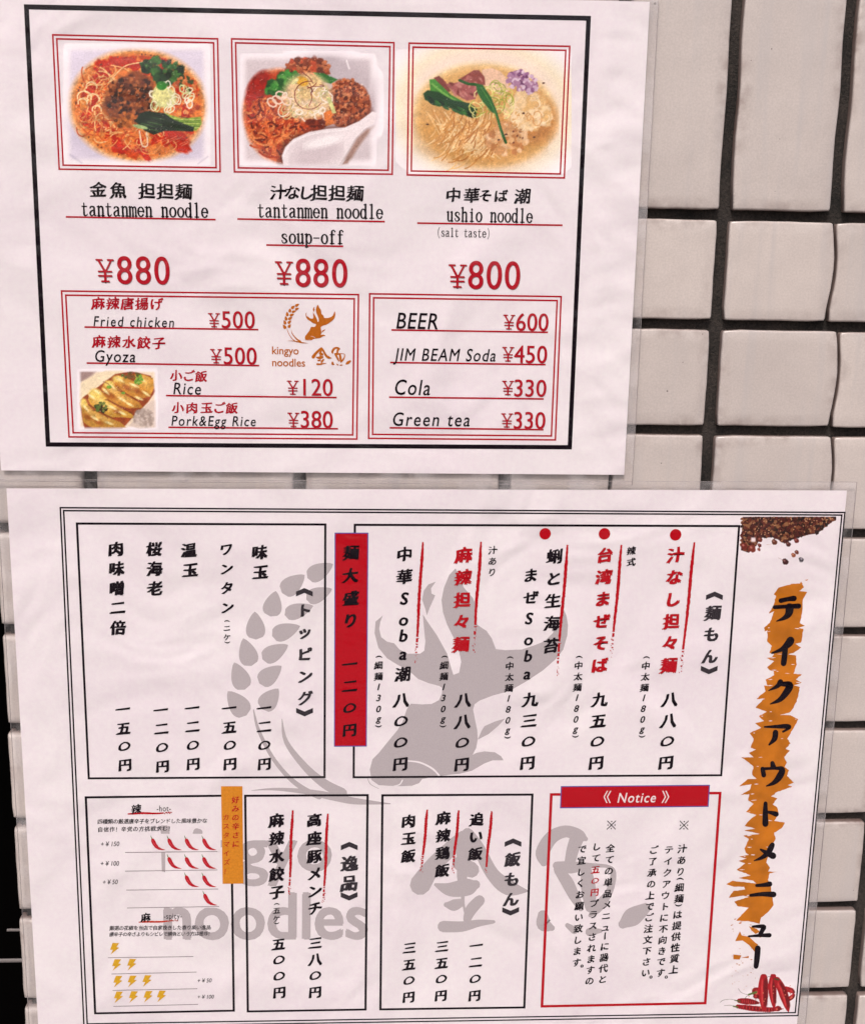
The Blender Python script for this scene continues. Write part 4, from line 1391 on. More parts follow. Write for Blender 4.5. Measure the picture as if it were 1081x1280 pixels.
for x1, y1, x2, y2 in ((470, 350, 500, 380), (480, 330, 490, 400), (500, 350, 560, 350), (470, 360, 520, 330), (490, 380, 478, 460), (440, 270, 500, 330), (540, 340, 560, 350)):
    p.line([(x1, y1), ((x1 + x2) / 2 + 10, (y1 + y2) / 2), (x2, y2)], 4.5, (134, 30, 36), 0.9)
p.poly([(300, 800), (298, 730), (325, 670), (380, 622), (470, 585), (580, 566), (680, 558), (760, 525), (835, 470), (850, 520), (760, 600), (600, 700), (500, 800)], (84, 30, 20), 22, 0.45)
p.poly([(335, 800), (325, 740), (345, 690), (390, 645), (480, 605), (580, 588), (680, 580), (760, 545), (835, 490), (860, 500), (845, 560), (790, 590), (745, 640), (700, 720), (650, 800)], (238, 226, 228), 7)
p.blob(520, 720, 120, 60, (214, 198, 202), -0.35, 0.9, 0.8); p.blob(560, 660, 90, 22, (248, 240, 241), -0.25, 0.9, 0.8)
p.poly([(745, 640), (700, 720), (650, 800), (700, 790), (760, 690), (850, 570), (800, 590)], (168, 132, 120), 14, 0.75)
p.line([(335, 745), (360, 690), (420, 645), (520, 612), (640, 600), (720, 585)], 7, (250, 242, 243), 0.7, 6)
p.line([(650, 795), (700, 715), (745, 640), (800, 590)], 5, (206, 190, 192), 0.7, 6)
p.a *= np.clip((p.Y - 150) / 40, 0, 1) * np.clip((815 - p.Y) / 30, 0, 1) * np.clip((900 - p.X) / 60, 0, 1)
p.grain(0.03, 0.11, 500)
p.object(A, 'dish_picture', frames[1], label='picture of soupless noodles with a white spoon')

# 3: clear salt ramen
p = Paint(490, 40, 4.504, 20, 95, 1010, 800, 3.6, 13)
p.blob(520, 430, 490, 370, (246, 236, 196), 0.05, 0.32, 0.9)
p.blob(520, 440, 420, 330, (246, 224, 206), 0.05, 0.3, 0.9)
p.blob(525, 465, 382, 276, (244, 214, 164), 0.06, 0.14); p.blob(525, 470, 362, 258, (226, 176, 108), 0.06, 0.16)
p.blob(500, 560, 300, 160, (214, 156, 86), 0.0, 0.5, 0.7); p.blob(800, 500, 110, 110, (198, 132, 66), 0.4, 0.5, 0.7)
rr = p.r
for i in range(46):
    x = 190 + 250 * rr.rand(); y = 430 + 60 * rr.rand()
    c = [(240, 194, 130), (226, 170, 100), (246, 208, 152), (206, 142, 74)][rr.randint(4)]
    p.line([(x, y), (x + 40 + 60 * rr.rand(), y + 90 + 40 * rr.rand()), (x + 150 * rr.rand() + 60, y + 190 + 60 * rr.rand())], 7, c, 0.85)
for i in range(34):
    x = 240 + 60 * rr.rand() + i * 3; y = 500 + 20 * rr.rand() + i * 4
    p.line([(x, y), (x + 90, y + 10), (x + 190, y + 40 + 30 * rr.rand())], 6.5, [(244, 200, 138), (222, 164, 94), (250, 214, 160)][rr.randint(3)], 0.8)
for i in range(16):
    p.line([(460 + 8 * i, 700 - 3 * i), (500 + 9 * i, 650), (480 + 10 * i, 570)], 7, [(242, 198, 142), (214, 156, 92)][i % 2], 0.8)
for i in range(150):
    a = rr.rand() * 6.28; q = rr.rand() ** .5; x, y = 380 + 190 * q * math.cos(a), 560 + 120 * q * math.sin(a)
    a0 = rr.rand() * 1.2 + 3.6; p.arc(x, y, 50 + 90 * rr.rand(), a0, a0 + 0.5 + 0.9 * rr.rand(), 7.5, [(240, 190, 126), (220, 158, 88), (248, 210, 154), (204, 138, 70), (188, 116, 54)][rr.randint(5)], 0.7, 0.7, 1.9 + 0.5 * rr.rand())
p.crumbs(90, 650, 600, 110, 84, [(230, 178, 124), (216, 156, 100), (240, 196, 150), (196, 130, 76)], 9, 22)
p.crumbs(10, 690, 600, 60, 70, [(120, 60, 40)], 4, 7)
p.crumbs(120, 770, 440, 130, 105, [(238, 196, 140), (244, 208, 158), (224, 170, 106), (246, 214, 170), (230, 184, 120)], 10, 28)
for _ in range(20):
    x, y = 680 + 190 * rr.rand(), 370 + 170 * rr.rand(); p.arc(x, y, 20 + 26 * rr.rand(), rr.rand() * 6, rr.rand() * 6 + 2, 7, [(250, 222, 180), (214, 154, 90)][rr.randint(2)], 0.6, 0.6, rr.rand() * 3)
p.poly([(505, 210), (560, 200), (610, 220), (650, 265), (660, 320), (630, 360), (560, 330), (510, 290)], (238, 196, 166), 8)
p.poly([(235, 255), (265, 245), (300, 275), (330, 330), (300, 345), (250, 300)], (134, 62, 56), 6)
p.poly([(300, 290), (380, 280), (440, 260), (480, 320), (470, 375), (420, 385), (360, 350)], (170, 92, 90), 6)
p.poly([(375, 265), (460, 212), (490, 212), (520, 250), (525, 295), (470, 300), (420, 285)], (150, 76, 70), 6)
for _ in range(26):
    x, y = 330 + 170 * rr.rand(), 240 + 120 * rr.rand(); p.blob(x, y, 14, 6, [(188, 112, 106), (126, 56, 52), (204, 134, 124)][rr.randint(3)], rr.rand() * 2, 0.5, 0.5)
p.crumbs(110, 735, 280, 92, 56, [(150, 96, 140), (206, 172, 196), (120, 66, 110), (224, 196, 212), (176, 128, 160)], 7, 13, ang=0.45)
p.poly([(210, 265), (240, 262), (330, 350), (420, 400), (470, 440), (430, 460), (300, 400), (215, 330)], (70, 140, 50), 6)
p.line([(225, 290), (300, 350), (400, 410)], 12, (120, 180, 80), 0.8)
p.poly([(175, 345), (200, 325), (260, 335), (340, 380), (440, 400), (480, 430), (470, 480), (430, 475), (340, 430), (240, 405), (185, 380)], (26, 66, 32), 7)
for _ in range(22):
    x, y = 190 + 260 * rr.rand(), 0; y = 350 + (x - 190) * 0.36 + 40 * rr.rand(); p.blob(x, y, 18, 6, [(18, 44, 24), (44, 96, 44), (60, 120, 54)][rr.randint(3)], 0.5, 0.5, 0.8)
for _ in range(46):
    x, y = 470 + 190 * rr.rand(), 310 + 150 * rr.rand()
    p.arc(x, y, 20 + 30 * rr.rand(), rr.rand() * 6.28, rr.rand() * 6.28 + 1.6, 5.5, [(214, 206, 110), (176, 184, 76), (236, 226, 150), (150, 160, 60)][rr.randint(4)], 0.85, 0.7, rr.rand() * 3)
p.line([(380, 270), (430, 290), (490, 300), (540, 360), (580, 440), (610, 540), (640, 620)], 16, (40, 92, 42), 0.95)
p.poly([(470, 290), (510, 295), (560, 370), (590, 460), (560, 450), (510, 390), (480, 340)], (44, 104, 44), 6)
p.line([(500, 310), (550, 390), (590, 480), (620, 590)], 5, (86, 146, 66), 0.8)
for x, y in ((200, 518), (740, 455), (640, 575), (800, 590), (852, 285), (600, 605)): p.blob(x, y, 6, 4, (80, 40, 34), 0, 0.5)
p.grain(0.03, 0.05, 160)
p.object(A, 'dish_picture', frames[2], label='picture of clear soup noodles with greens and sliced meat')

# 4: gyoza
p = Paint(70, 440, 6.756, 175, 130, 870, 665, 5.2, 14)
p.rect(180, 140, 862, 655, (246, 224, 196), 40)
p.poly([(190, 160), (340, 160), (300, 200), (200, 260)], (168, 140, 134), 24)
p.poly([(200, 260), (420, 150), (600, 150), (430, 240), (240, 380), (190, 400)], (246, 226, 190), 12)
p.poly([(230, 380), (360, 290), (500, 185), (640, 160), (800, 200), (840, 330), (780, 420), (640, 560), (560, 650), (240, 650), (195, 430)], (160, 72, 34), 10)
def gy(pts, c, hl):
    p.poly(pts, c, 9)
    q = np.array(pts, float); cc = q.mean(0); p.poly([tuple(cc + (x - cc) * 0.62 + np.array([-12, -14])) for x in q], hl, 34, 0.7)
gy([(200, 400), (235, 395), (265, 440), (300, 480), (430, 550), (540, 590), (600, 640), (420, 650), (300, 640), (230, 590)], (204, 148, 62), (226, 178, 92))
gy([(270, 400), (290, 340), (350, 310), (410, 350), (440, 410), (530, 470), (640, 520), (668, 560), (560, 550), (470, 550), (340, 490), (290, 440)], (222, 166, 66), (244, 206, 112))
gy([(380, 310), (420, 240), (480, 260), (540, 320), (600, 370), (700, 420), (735, 470), (620, 475), (520, 450), (430, 390)], (208, 142, 56), (236, 186, 96))
gy([(480, 250), (500, 210), (560, 200), (620, 230), (700, 260), (780, 330), (800, 370), (700, 400), (620, 370), (540, 310)], (206, 138, 50), (232, 178, 84))
gy([(640, 190), (740, 190), (820, 220), (832, 300), (800, 360), (720, 290)], (220, 158, 66), (240, 190, 100))
rr = p.r
for x, y, rx, ry in ((330, 350, 40, 34), (450, 270, 34, 24), (520, 225, 36, 22), (230, 430, 26, 30)): p.blob(x, y, rx, ry, (250, 214, 110), 0, 0.6, 0.8)
for x, y in ((470, 370), (360, 590), (270, 550), (600, 300), (690, 330), (520, 500), (440, 360)): p.blob(x, y, 36, 18, (176, 98, 36), 0.5, 0.8, 0.6)
for x, y, a_ in ((300, 375, .7), (350, 335, .6), (470, 290, .6), (540, 235, .5), (420, 330, .8), (560, 400, .55), (620, 440, .5), (480, 470, .5), (560, 515, .45), (330, 560, .5), (450, 600, .35), (660, 280, .4), (720, 230, .5), (760, 350, .6), (250, 470, .9), (700, 390, .4)):
    p.blob(x, y, 30, 8, (252, 228, 160), a_, 0.8, 0.75)
for a_, b_, c_, d_ in ((275, 445, 440, 555), (420, 400, 640, 520), (520, 320, 700, 420), (400, 250, 470, 300), (310, 490, 470, 555)):
    p.line([(a_, b_), ((a_ + c_) / 2 + 8, (b_ + d_) / 2 - 6), (c_, d_)], 8, (110, 52, 24), 0.6, 6)
p.crumbs(34, 385, 465, 56, 40, [(44, 52, 30), (84, 104, 44), (120, 130, 60), (60, 40, 24)], 7, 15)
p.crumbs(26, 640, 200, 80, 26, [(120, 84, 40), (90, 110, 44), (150, 90, 40)], 7, 14)
p.crumbs(16, 705, 235, 46, 42, [(126, 170, 60), (90, 140, 50)], 7, 13)
p.blob(448, 295, 18, 12, (130, 176, 60), 0, 0.4); p.blob(568, 345, 14, 10, (120, 160, 60), 0, 0.4)
p.poly([(620, 620), (700, 520), (800, 410), (850, 400), (850, 640), (700, 655)], (224, 204, 190), 16)
p.crumbs(60, 740, 560, 80, 80, [(190, 172, 160), (214, 196, 186), (170, 150, 140)], 10, 22, 0.5)
p.a *= np.clip((p.X - 180) / 40, 0, 1) * np.clip((862 - p.X) / 40, 0, 1) * np.clip((p.Y - 140) / 30, 0, 1) * np.clip((660 - p.Y) / 30, 0, 1)
p.grain(0.03, 0.08, 160)
p.object(A, 'dumpling_picture', boxL, label='small picture of fried dumplings')
keep(upper)

# ================================================================== LOWER MENU
B = Sheet(-0.0032)
lower = empty('laminated_menu', (0.02, -0.002, WALL_Z - 0.38))
tag(lower, 'lower laminated takeout menu of upright Japanese lettering with grey goldfish watermark and red notice box', 'menu')
make_sheet(lower, B, [(8, 610.5), (1058.5, 613), (983, 1420), (57, 1440)], (0.0045, 0.0045, 0.0042, 0.004), seed=9)
# grey watermark
wm = emblem(B, lower, GREY, lambda p: p, 1, 'watermark', 'large pale grey')
latin(B, wm, 'kingyo', 204, 1089, 413, 1088, 56, GREY, bold=0.035, capref=0.70, layer=1)
latin(B, wm, 'noodles', 206.5, 1173.6, 458, 1173, 57, GREY, bold=0.035, capref=0.70, layer=1)

I = Ink(B, 2)
I.frame_px([(75.4, 634.6), (1055.8, 640.6), (997.2, 1270), (105, 1284)], 2.0, BLACK)
I.frame_px([(79.6, 638.3), (1052, 643.8), (993.8, 1266.3), (109, 1280.3)], 2.0, BLACK, 0.3)
I.build('double_border', lower)


def panel(c, w=2.8, mat=BLACK, name='panel_frame'):
    I = Ink(B, 3); I.frame_px(c, w, mat); return I.build(name, lower)


p_top = panel([(96.2, 654.4), (406.6, 655.6), (405.6, 971.6), (111, 973.2)])
p_noo = panel([(443.5, 656), (923.6, 657.6), (901.2, 969.3), (442, 971.8)])
p_hot = panel([(107.3, 997), (288.6, 994.8), (292.2, 1263.8), (119, 1267.2)])
p_sid = panel([(306.5, 995), (459.4, 994.2), (456.8, 1262.4), (309.8, 1264.8)])
p_ric = panel([(478, 994.4), (665.3, 993.5), (655.2, 1259.8), (475.4, 1262.2)])
p_not = panel([(688.9, 993.4), (899.9, 991.6), (881.2, 1254.4), (677.2, 1258.4)], 3.4, RED2, 'red_notice_frame')


def bar(c, mat, fringe, name, parent=lower):
    I = Ink(B, 4)
    I.quad_px(c[0], c[3], c[2], c[1], mat)
    if fringe is not None:
        I.frame_px(c, 1.2, fringe, 0.5)
    return I.build(name, parent)


C = lambda par, t, a, em, **k: column(B, par, t, a, em, **k)
# toppings
KW = dict(weight=1.45)
C(p_top, '肉味噌二倍', (145, 685.8, 147.8, 784.5), 20, **KW)
C(p_top, '桜海老', (192.7, 686.1, 193.8, 735.3), 20, **KW)
C(p_top, '温玉', (236, 687.5, 237.7, 712.4), 20, **KW)
C(p_top, 'ワンタン', (282.8, 686.3, 284.2, 759), 17, **KW)
C(p_top, '（ニケ）', [(0, 283.8, 776.4), (1, 283.8, 785.2), (2, 283.8, 796.5), (3, 284.1, 803)], 9.5, weight=1.3)
C(p_top, '味玉', (324.4, 690, 325.4, 715), 20, **KW)
PR = dict(weight=1.35)
C(p_top, '一五〇円', (153.8, 886.9, 156.3, 956.2), 18.5, **PR)
C(p_top, '一二〇円', (201.2, 887.9, 203.2, 957.9), 18.5, **PR)
C(p_top, '一二〇円', (240.4, 885.4, 241.5, 954.9), 18.5, **PR)
C(p_top, '一五〇円', (286.7, 885.4, 287.5, 954.9), 18.5, **PR)
C(p_top, '一二〇円', (330.3, 885.4, 330.4, 954.9), 18.5, **PR)
heading(B, p_top, 'トッピング', (380.4, 740.3), (380.4, 762.9, 381.6, 872.4), (380.7, 890.3), 18)
rb = bar([(418.8, 666.4), (459.8, 666.4), (457.8, 932.8), (418, 933)], RED2, BLUE, 'red_banner')
C(rb, '麺大盛り', [(0, 439.1, 690.3), (1, 438, 719.1), (2, 438.8, 747.7), (3, 438.3, 775.2)], 20.5, weight=1.5, layer=7)
C(rb, '一二〇円', (437.3, 830.5, 437, 912.4), 19.5, weight=1.35, layer=7)
# noodles
RK = dict(mat=RED2, weight=1.5, shadow=SHADOW)
C(p_noo, '汁なし担々麺', (844.2, 693.5, 835.8, 831.3), 21.5, **RK)
C(p_noo, '八八〇円', (837.1, 874.1, 832.1, 953.2), 20.5, **PR)
C(p_noo, '台湾まぜそば', (755.9, 693.5, 749.4, 831.3), 21, **RK)
C(p_noo, '九五〇円', (749.5, 874.1, 744.9, 953.5), 20.5, **PR)
C(p_noo, '蜊と生海苔', (693.2, 695, 688.5, 806.8), 20.5, weight=1.25)
C(p_noo, 'まぜSoba', [(0, 663.2, 719.1), (1, 663.6, 746.6), (2, 661.2, 774), (3, 660.7, 800.3), (4, 660.3, 820.8), (5, 659.1, 843)], 19.5, weight=1.15)
C(p_noo, '九三〇円', (662.8, 874.1, 659.1, 953.5), 20.5, **PR)
C(p_noo, '麻辣担々麺', (579.6, 693.6, 576.3, 804.9), 21.5, **RK)
C(p_noo, '八八〇円', (579, 874.9, 577, 955.4), 20.5, **PR)
C(p_noo, '中華Soba潮', [(0, 505.7, 692.8), (1, 505.4, 720.4), (2, 505.4, 749.1), (3, 504.6, 775.4), (4, 504.6, 795.4), (5, 504.1, 818.2), (6, 503.6, 842.5)], 20.5, weight=1.2)
C(p_noo, '八〇〇円', (501.6, 874.9, 500.3, 954.9), 20.5, **PR)
C(p_noo, '汁あり', (615.8, 687.5, 615, 715), 11.5, weight=1.0)
C(p_noo, '辣式', (788.8, 688.3, 788.8, 702.2), 11.5, weight=1.6)


def small(par, t, x0, y0, x1, y1):
    n = len(t) - 1
    body = [(0, x0, y0)]
    a = (x0 * 0.92 + x1 * 0.08 - 0.3, y0 + 10.5); b_ = (x1 + 0.05, y1 - 7.2)
    for i in range(1, n):
        q = (i - 1) / (n - 2)
        body.append((i, a[0] + (b_[0] - a[0]) * q, a[1] + (b_[1] - a[1]) * q))
    body.append((n, x1, y1))
    C(par, t, body, 11.2, weight=1.35, shear=0.24)


small(p_noo, '（中太麺180g）', 807.8, 821.8, 802.1, 920.7)
small(p_noo, '（中太麺180g）', 723.7, 821.3, 718.9, 920.7)
small(p_noo, '（中太麺180g）', 637.5, 822, 634.1, 921.9)
small(p_noo, '（細麺130g）', 555.7, 821, 553.4, 907.9)
small(p_noo, '（細麺130g）', 473.6, 821, 473, 907.9)
heading(B, p_noo, '麺もん', (892.8, 744.7), (891.3, 765.6, 886.9, 820.2), (886, 837.6), 19)
for (u, v) in ((844.2, 668.5), (755.3, 667.2), (681.2, 667.2)):
    I = Ink(B, 5); I.disc_px(u, v, 7.2, RED2); I.build('red_dot', p_noo)
for k, (a, b_) in enumerate([((867.8, 677.8), (850.8, 841)), ((776.8, 681.1), (763.9, 823)), ((709.4, 681.1), (695.4, 846)), ((601.1, 677.1), (591.4, 815)), ((528.2, 677.5), (519.2, 830))]):
    brush_rule(B, p_noo, a, b_, 3.9, seed=k)
# side dishes
SK = dict(weight=1.4)
C(p_sid, '麻辣水餃子', (345.6, 1025.6, 346.1, 1115.2), 19.2, **SK)
C(p_sid, '（五ケ）', [(0, 346, 1130.4), (1, 345.9, 1138.2), (2, 345.6, 1148.6), (3, 345.6, 1154.3)], 9.5, weight=1.3)
C(p_sid, '五〇〇円', (348.4, 1180, 349.2, 1240.8), 17.5, **PR)
C(p_sid, '高座豚メンチ', [(0, 392.8, 1025.1), (2, 393.1, 1070.4), (5, 393.6, 1135.5)], 18.8, **SK)
C(p_sid, '三八〇円', (394.3, 1178.7, 393.9, 1240.4), 17.5, **PR)
heading(B, p_sid, '逸品', (436.5, 1057.8), (436.8, 1079.3, 436.3, 1103.7), (436.3, 1120.7), 20.5)
brush_rule(B, p_sid, (365.6, 1013), (361.4, 1118), 3.6, seed=11)
brush_rule(B, p_sid, (409.7, 1017.2), (404.4, 1128), 3.6, seed=12)
# rice dishes
C(p_ric, '肉玉飯', (510.7, 1026.3, 510.3, 1070.1), 18.2, **SK)
C(p_ric, '麻辣鶏飯', (554.2, 1022.6, 552.7, 1088.2), 18.2, **SK)
C(p_ric, '追い飯', (595.8, 1024.2, 594, 1067.3), 18.2, **SK)
C(p_ric, '三五〇円', (512, 1184.9, 510.7, 1246.6), 16.8, **PR)
C(p_ric, '三五〇円', (552.7, 1183.1, 550.9, 1244.7), 16.8, **PR)
C(p_ric, '一二〇円', (595.3, 1182.4, 593, 1244.7), 16.8, **PR)
heading(B, p_ric, '飯もん', (641.1, 1053.5), (640.6, 1074.2, 638.4, 1124.1), (638, 1139.5), 18.5)
brush_rule(B, p_ric, (534.2, 1012.2), (526.6, 1090), 3.6, seed=13)
brush_rule(B, p_ric, (573.6, 1013.1), (565.6, 1091), 3.6, seed=14)
brush_rule(B, p_ric, (614.7, 1014.2), (606.7, 1092), 3.6, seed=15)
# notice
nb = bar([(701.4, 983.5), (886.5, 981.8), (884.8, 1008.2), (700.4, 1010)], RED2, BLUE, 'notice_banner')
latin(B, nb, 'Notice', 771.6, 1003.4, 820.4, 1003, 11.9, WHITE, 7, shear=0.16, bold=0.016, spacing=1.15)
for u, s in ((756.8, -1), (760.8, -1), (829.6, 1), (833.6, 1)):
    c = B.at(u, 996.3); ux, uz = B.unit(u, 996)
    I = Ink(B, 7)
    for sy in (1, -1):
        a1, a2, t_ = (s * 1.9, 0), (-s * 1.9, sy * 7.6), 1.5
        I.add([c + np.array([x * ux, y * uz]) for x, y in ((a1[0] - t_ / 2, a1[1]), (a1[0] + t_ / 2, a1[1]), (a2[0] + t_ / 2, a2[1]), (a2[0] - t_ / 2, a2[1]))], [(0, 1, 2, 3)], WHITE, 0.2 * sy)
    I.build('bracket_mark', nb)
NK = dict(weight=1.3)
C(p_not, '※', (764, 1031.5, 764, 1031.5), 11.5)
C(p_not, '※', (854.7, 1031.7, 854.7, 1031.7), 11.5)
C(p_not, '汁あり（細麺）は提供性質上', [(0, 852.6, 1060.9), (2, 850.4, 1089.6), (3, 849.8, 1098.9), (4, 849.1, 1109.4), (5, 848.7, 1123.2), (6, 847.7, 1131.9), (7, 846.6, 1143.4), (12, 841.9, 1212.1)], 12, **NK)
C(p_not, 'テイクアウトに不向きです。', [(0, 836, 1062.3), (4, 831.7, 1119.4), (9, 827, 1189), (10, 826, 1202.3), (11, 825.3, 1216.2), (12, 828.5, 1224.9)], 11.6, **NK)
C(p_not, 'ご了承の上でご注文下さい。', [(0, 816.8, 1062.6), (4, 812.6, 1119.4), (11, 806.8, 1216.2), (12, 809.4, 1224.9)], 11.6, **NK)
C(p_not, '全ての単品メニューに器代と', [(0, 762.6, 1060.4), (3, 760, 1103), (7, 756.6, 1159.4), (8, 755.9, 1170), (9, 755.7, 1183.2), (12, 753, 1224.3)], 11.6, **NK)
C(p_not, 'して五〇円プラスされますの', [(0, 745.5, 1058.3), (4, 743, 1115.5), (10, 738.5, 1199.1), (12, 736.6, 1226.4)], 11.6, recolor=((2, 3, 4), RED2), **NK)
C(p_not, 'で宜しくお願い致します。', [(0, 727.4, 1061.5), (4, 724.7, 1118.3), (10, 720.4, 1203.4), (11, 723.2, 1211.1)], 11.6, **NK)

# hot / spicy scale
HK = dict(weight=1.2)
for c_ in ([(150, 1042.6), (276, 1042.6), (276, 1065.3), (150, 1065.3)], [(206.6, 1064.8), (276, 1064.8), (277, 1135), (206.6, 1135)]):
    I = Ink(B, 2); I.quad_px(c_[0], c_[3], c_[2], c_[1], PAPER); I.build('white_patch', p_hot)
row(B, p_hot, '辣', (170.3, 1011.3), (170.3, 1011.3), 13, **HK)
latin(B, p_hot, '-hot-', 196.2, 1014.4, 213.6, 1014.2, 7.2, bold=0.002, spacing=1.1)
brush_rule(B, p_hot, (159.6, 1017.4), (214.6, 1016.3), 2.6, seed=21)
row(B, p_hot, '四種類の厳選唐辛子をブレンドした風味豊かな', (125, 1027.1), (256, 1025.9), 7.0, weight=1.1)
row(B, p_hot, '自信作！辛党の方挑戦求む！', (125.5, 1037), (213.5, 1035.6), 7.2, weight=1.1)
for t_, x0, x1, y in (('+ ¥ 150', 125.8, 149.9, 1058.2), ('+ ¥ 100', 125.6, 149.6, 1082.6), ('+ ¥ 50', 128.2, 148, 1105.8)):
    latin(B, p_hot, t_, x0, y, x1, y - 0.4, 5.6, shear=0.18, bold=0.004)
for a, b_ in (((156.3, 1065.9), (271.9, 1064.7)), ((156.3, 1089.2), (271.9, 1087.7)), ((157.9, 1112.9), (272.9, 1111.6)), ((158.9, 1135.3), (273.9, 1133.4)),
              ((135, 1197.5), (241.8, 1196.1)), ((139.4, 1217.9), (245.7, 1215.5)), ((140.8, 1238.4), (246.7, 1236.3)), ((141.8, 1258.4), (247.6, 1255.9))):
    rule(B, p_hot, a, b_, 0.8, HAIR, 'hairline')


def chilli_icon(u, v):
    I = Ink(B, 5)
    q = lambda x, y: (u + x / 5.148, v + y / 5.148)
    I.stroke_local([q(0, 0) + (.5,), q(3, 10) + (.9,), q(8, 20) + (1.3,)], lambda p: B.at(*p), GREEN)
    I.poly_px([q(2, 24), (u + 10 / 5.148, v + 17 / 5.148), q(20, 20), q(28, 32), q(36, 50), q(50, 70), q(68, 82), q(95, 91), q(75, 93), q(50, 90), q(28, 78), q(12, 58), q(3, 40)], CHILI, 0.3)
    I.stroke_local([q(12, 30) + (.3,), q(20, 50) + (.7,), q(40, 72) + (.3,)], lambda p: B.at(*p), ink('ink_chilli_light', (226, 90, 96)), 0.6)
    return I.build('chilli_symbol', p_hot)


for xs, y in (((458, 563, 675, 787), 362), ((563, 675, 787), 482), ((675, 787), 600), ((793,), 718)):
    for x in xs:
        chilli_icon(100 + (x - 2) / 5.148, 975 + (y - 2) / 5.148)
row(B, p_hot, '麻', (182.2, 1147), (182.2, 1147), 12.5, **HK)
latin(B, p_hot, '-spicy-', 205, 1148.9, 227.4, 1148.6, 6.8, bold=0.002, spacing=1.1)
brush_rule(B, p_hot, (173.4, 1153.2), (222.4, 1151.4), 2.2, seed=22, mat=ink('ink_vermilion', (204, 62, 38)))
row(B, p_hot, '厳選の花椒を当店で自家挽きした香り高い逸品', (139.8, 1160.4), (260.6, 1159.4), 6.6, weight=1.1)
row(B, p_hot, '唐辛子の辛さよりもシビレで勝負という方は是非！', (139.6, 1168.2), (263, 1167.2), 6.3, weight=1.1)


def bolt(x, y):
    I = Ink(B, 5)
    I.poly_px([(100 + (x + a) / 5.148, 1125 + (y + b_) / 5.148) for a, b_ in ((-12, -37), (30, -36), (12, -10), (30, -6), (-25, 38), (-10, 8), (-28, 6))], YELLOW)
    return I.build('lightning_symbol', p_hot)


for xs, y in (((222,), 315), ((235, 332), 420), ((243, 335, 430), 527), ((247, 343, 437, 523), 628)):
    for k, x in enumerate(xs): bolt(x, y - 2 * k)
for t_, x0, x1, y in (('+ ¥ 50', 246.7, 265.1, 1228.6), ('+ ¥ 100', 246.7, 268, 1249)):
    latin(B, p_hot, t_, x0, y, x1, y - 0.4, 4.8, shear=0.18, bold=0.004)
tab = bar([(276.3, 983), (303, 983), (304.3, 1104.8), (278.3, 1105.1)], TAB, None, 'orange_tab')
TK = dict(mat=RED2, weight=1.0, layer=6)
C(tab, '好みの辛さに', (294.3, 999.9, 294.8, 1055), 9.6, **TK)
C(tab, 'カスタマイズ！', (282.6, 1021.6, 283.6, 1089.2), 8.8, **TK)

# the orange brush stroke with the title
ka = lambda p: (880 + p[0] / 5.378, 630 + p[1] / 5.378)
kb = lambda p: (880 + p[0] / 5.378, 840 + p[1] / 5.378)
kc = lambda p: (880 + p[0] / 5.378, 1060 + p[1] / 5.378)
LEFT = [ka(p) for p in [(500,562),(467,608),(483,618),(466,680),(435,737),(470,722),(452,775),(440,800),(402,832),(405,858),(425,850),(423,925),(455,955),(438,1002),(470,1010),(455,1030),(418,1036),(470,1058),(422,1098),(440,1118),(468,1126)]] \
     + [kb(p) for p in [(470,22),(412,52),(428,95),(402,92),(412,130),(350,182),(402,182),(345,240),(420,268),(368,298),(402,330),(342,345),(382,375),(305,412),(332,450),(312,510),(348,522),(300,545),(332,575),(248,574),(288,602),(330,636),(322,690),(352,720),(290,722),(235,770),(318,755),(305,795),(245,828),(302,822),(295,865),(332,888),(280,942),(350,962),(300,1002),(272,1036),(345,1055),(270,1066),(372,1090),(262,1102),(300,1125),(275,1180)]] \
     + [kc(p) for p in [(270,4),(278,32),(300,48),(232,58),(285,72),(230,88),(276,106),(218,148),(312,186),(230,204),(330,222),(350,240),(190,222),(148,246),(200,262),(268,262),(275,280),(195,292),(165,336),(262,322),(300,330),(202,362),(222,392),(298,404),(262,440),(215,490),(300,494),(345,505)]]
RIGHT = [ka(p) for p in [(560,545),(600,536),(655,534),(670,560),(638,585),(692,592),(664,640),(656,740),(642,800),(676,818),(635,832),(667,840),(650,932),(612,940),(652,965),(600,1002),(566,1010),(618,1020),(622,1080),(608,1126)]] \
      + [kb(p) for p in [(600,12),(656,18),(616,50),(655,72),(602,90),(643,102),(622,200),(600,242),(570,275),(508,290),(580,292),(632,318),(600,380),(558,450),(580,480),(548,518),(576,530),(538,572),(556,610),(540,640),(570,662),(556,700),(602,745),(562,762),(592,772),(490,808),(450,838),(492,850),(460,890),(490,912),(500,960),(470,1002),(542,1014),(520,1052),(470,1082),(480,1122),(452,1180)]] \
      + [kc(p) for p in [(440,2),(430,60),(418,100),(442,135),(430,160),(494,162),(440,172),(428,215),(448,262),(460,340),(466,385),(430,432),(382,470),(372,512)]]
def dense(P, seed, amp):
    """dry-brush edge: split every run and roughen it"""
    rq = random.Random(seed); out = [P[0]]
    for a, b_ in zip(P, P[1:]):
        L = math.dist(a, b_); n_ = max(1, int(L / 2.2))
        for i in range(1, n_):
            t = i / n_
            out.append((a[0] + (b_[0] - a[0]) * t + rq.uniform(-amp, amp), a[1] + (b_[1] - a[1]) * t + rq.uniform(-.3, .3)))
        out.append(b_)
    return out
I = Ink(B, 3)
I.poly_px(dense(LEFT, 1, .5) + dense(RIGHT, 2, .5)[::-1], ORANGE)
frag = [[(300,528),(352,545),(375,565),(345,580),(318,556)], [(240,562),(252,590),(300,598),(345,640),(362,650),(342,704),(302,655),(258,624),(208,628)],
        [(195,718),(250,724),(238,752),(196,750)], [(250,740),(300,728),(298,742)], [(650,0),(690,-4),(662,8)]]
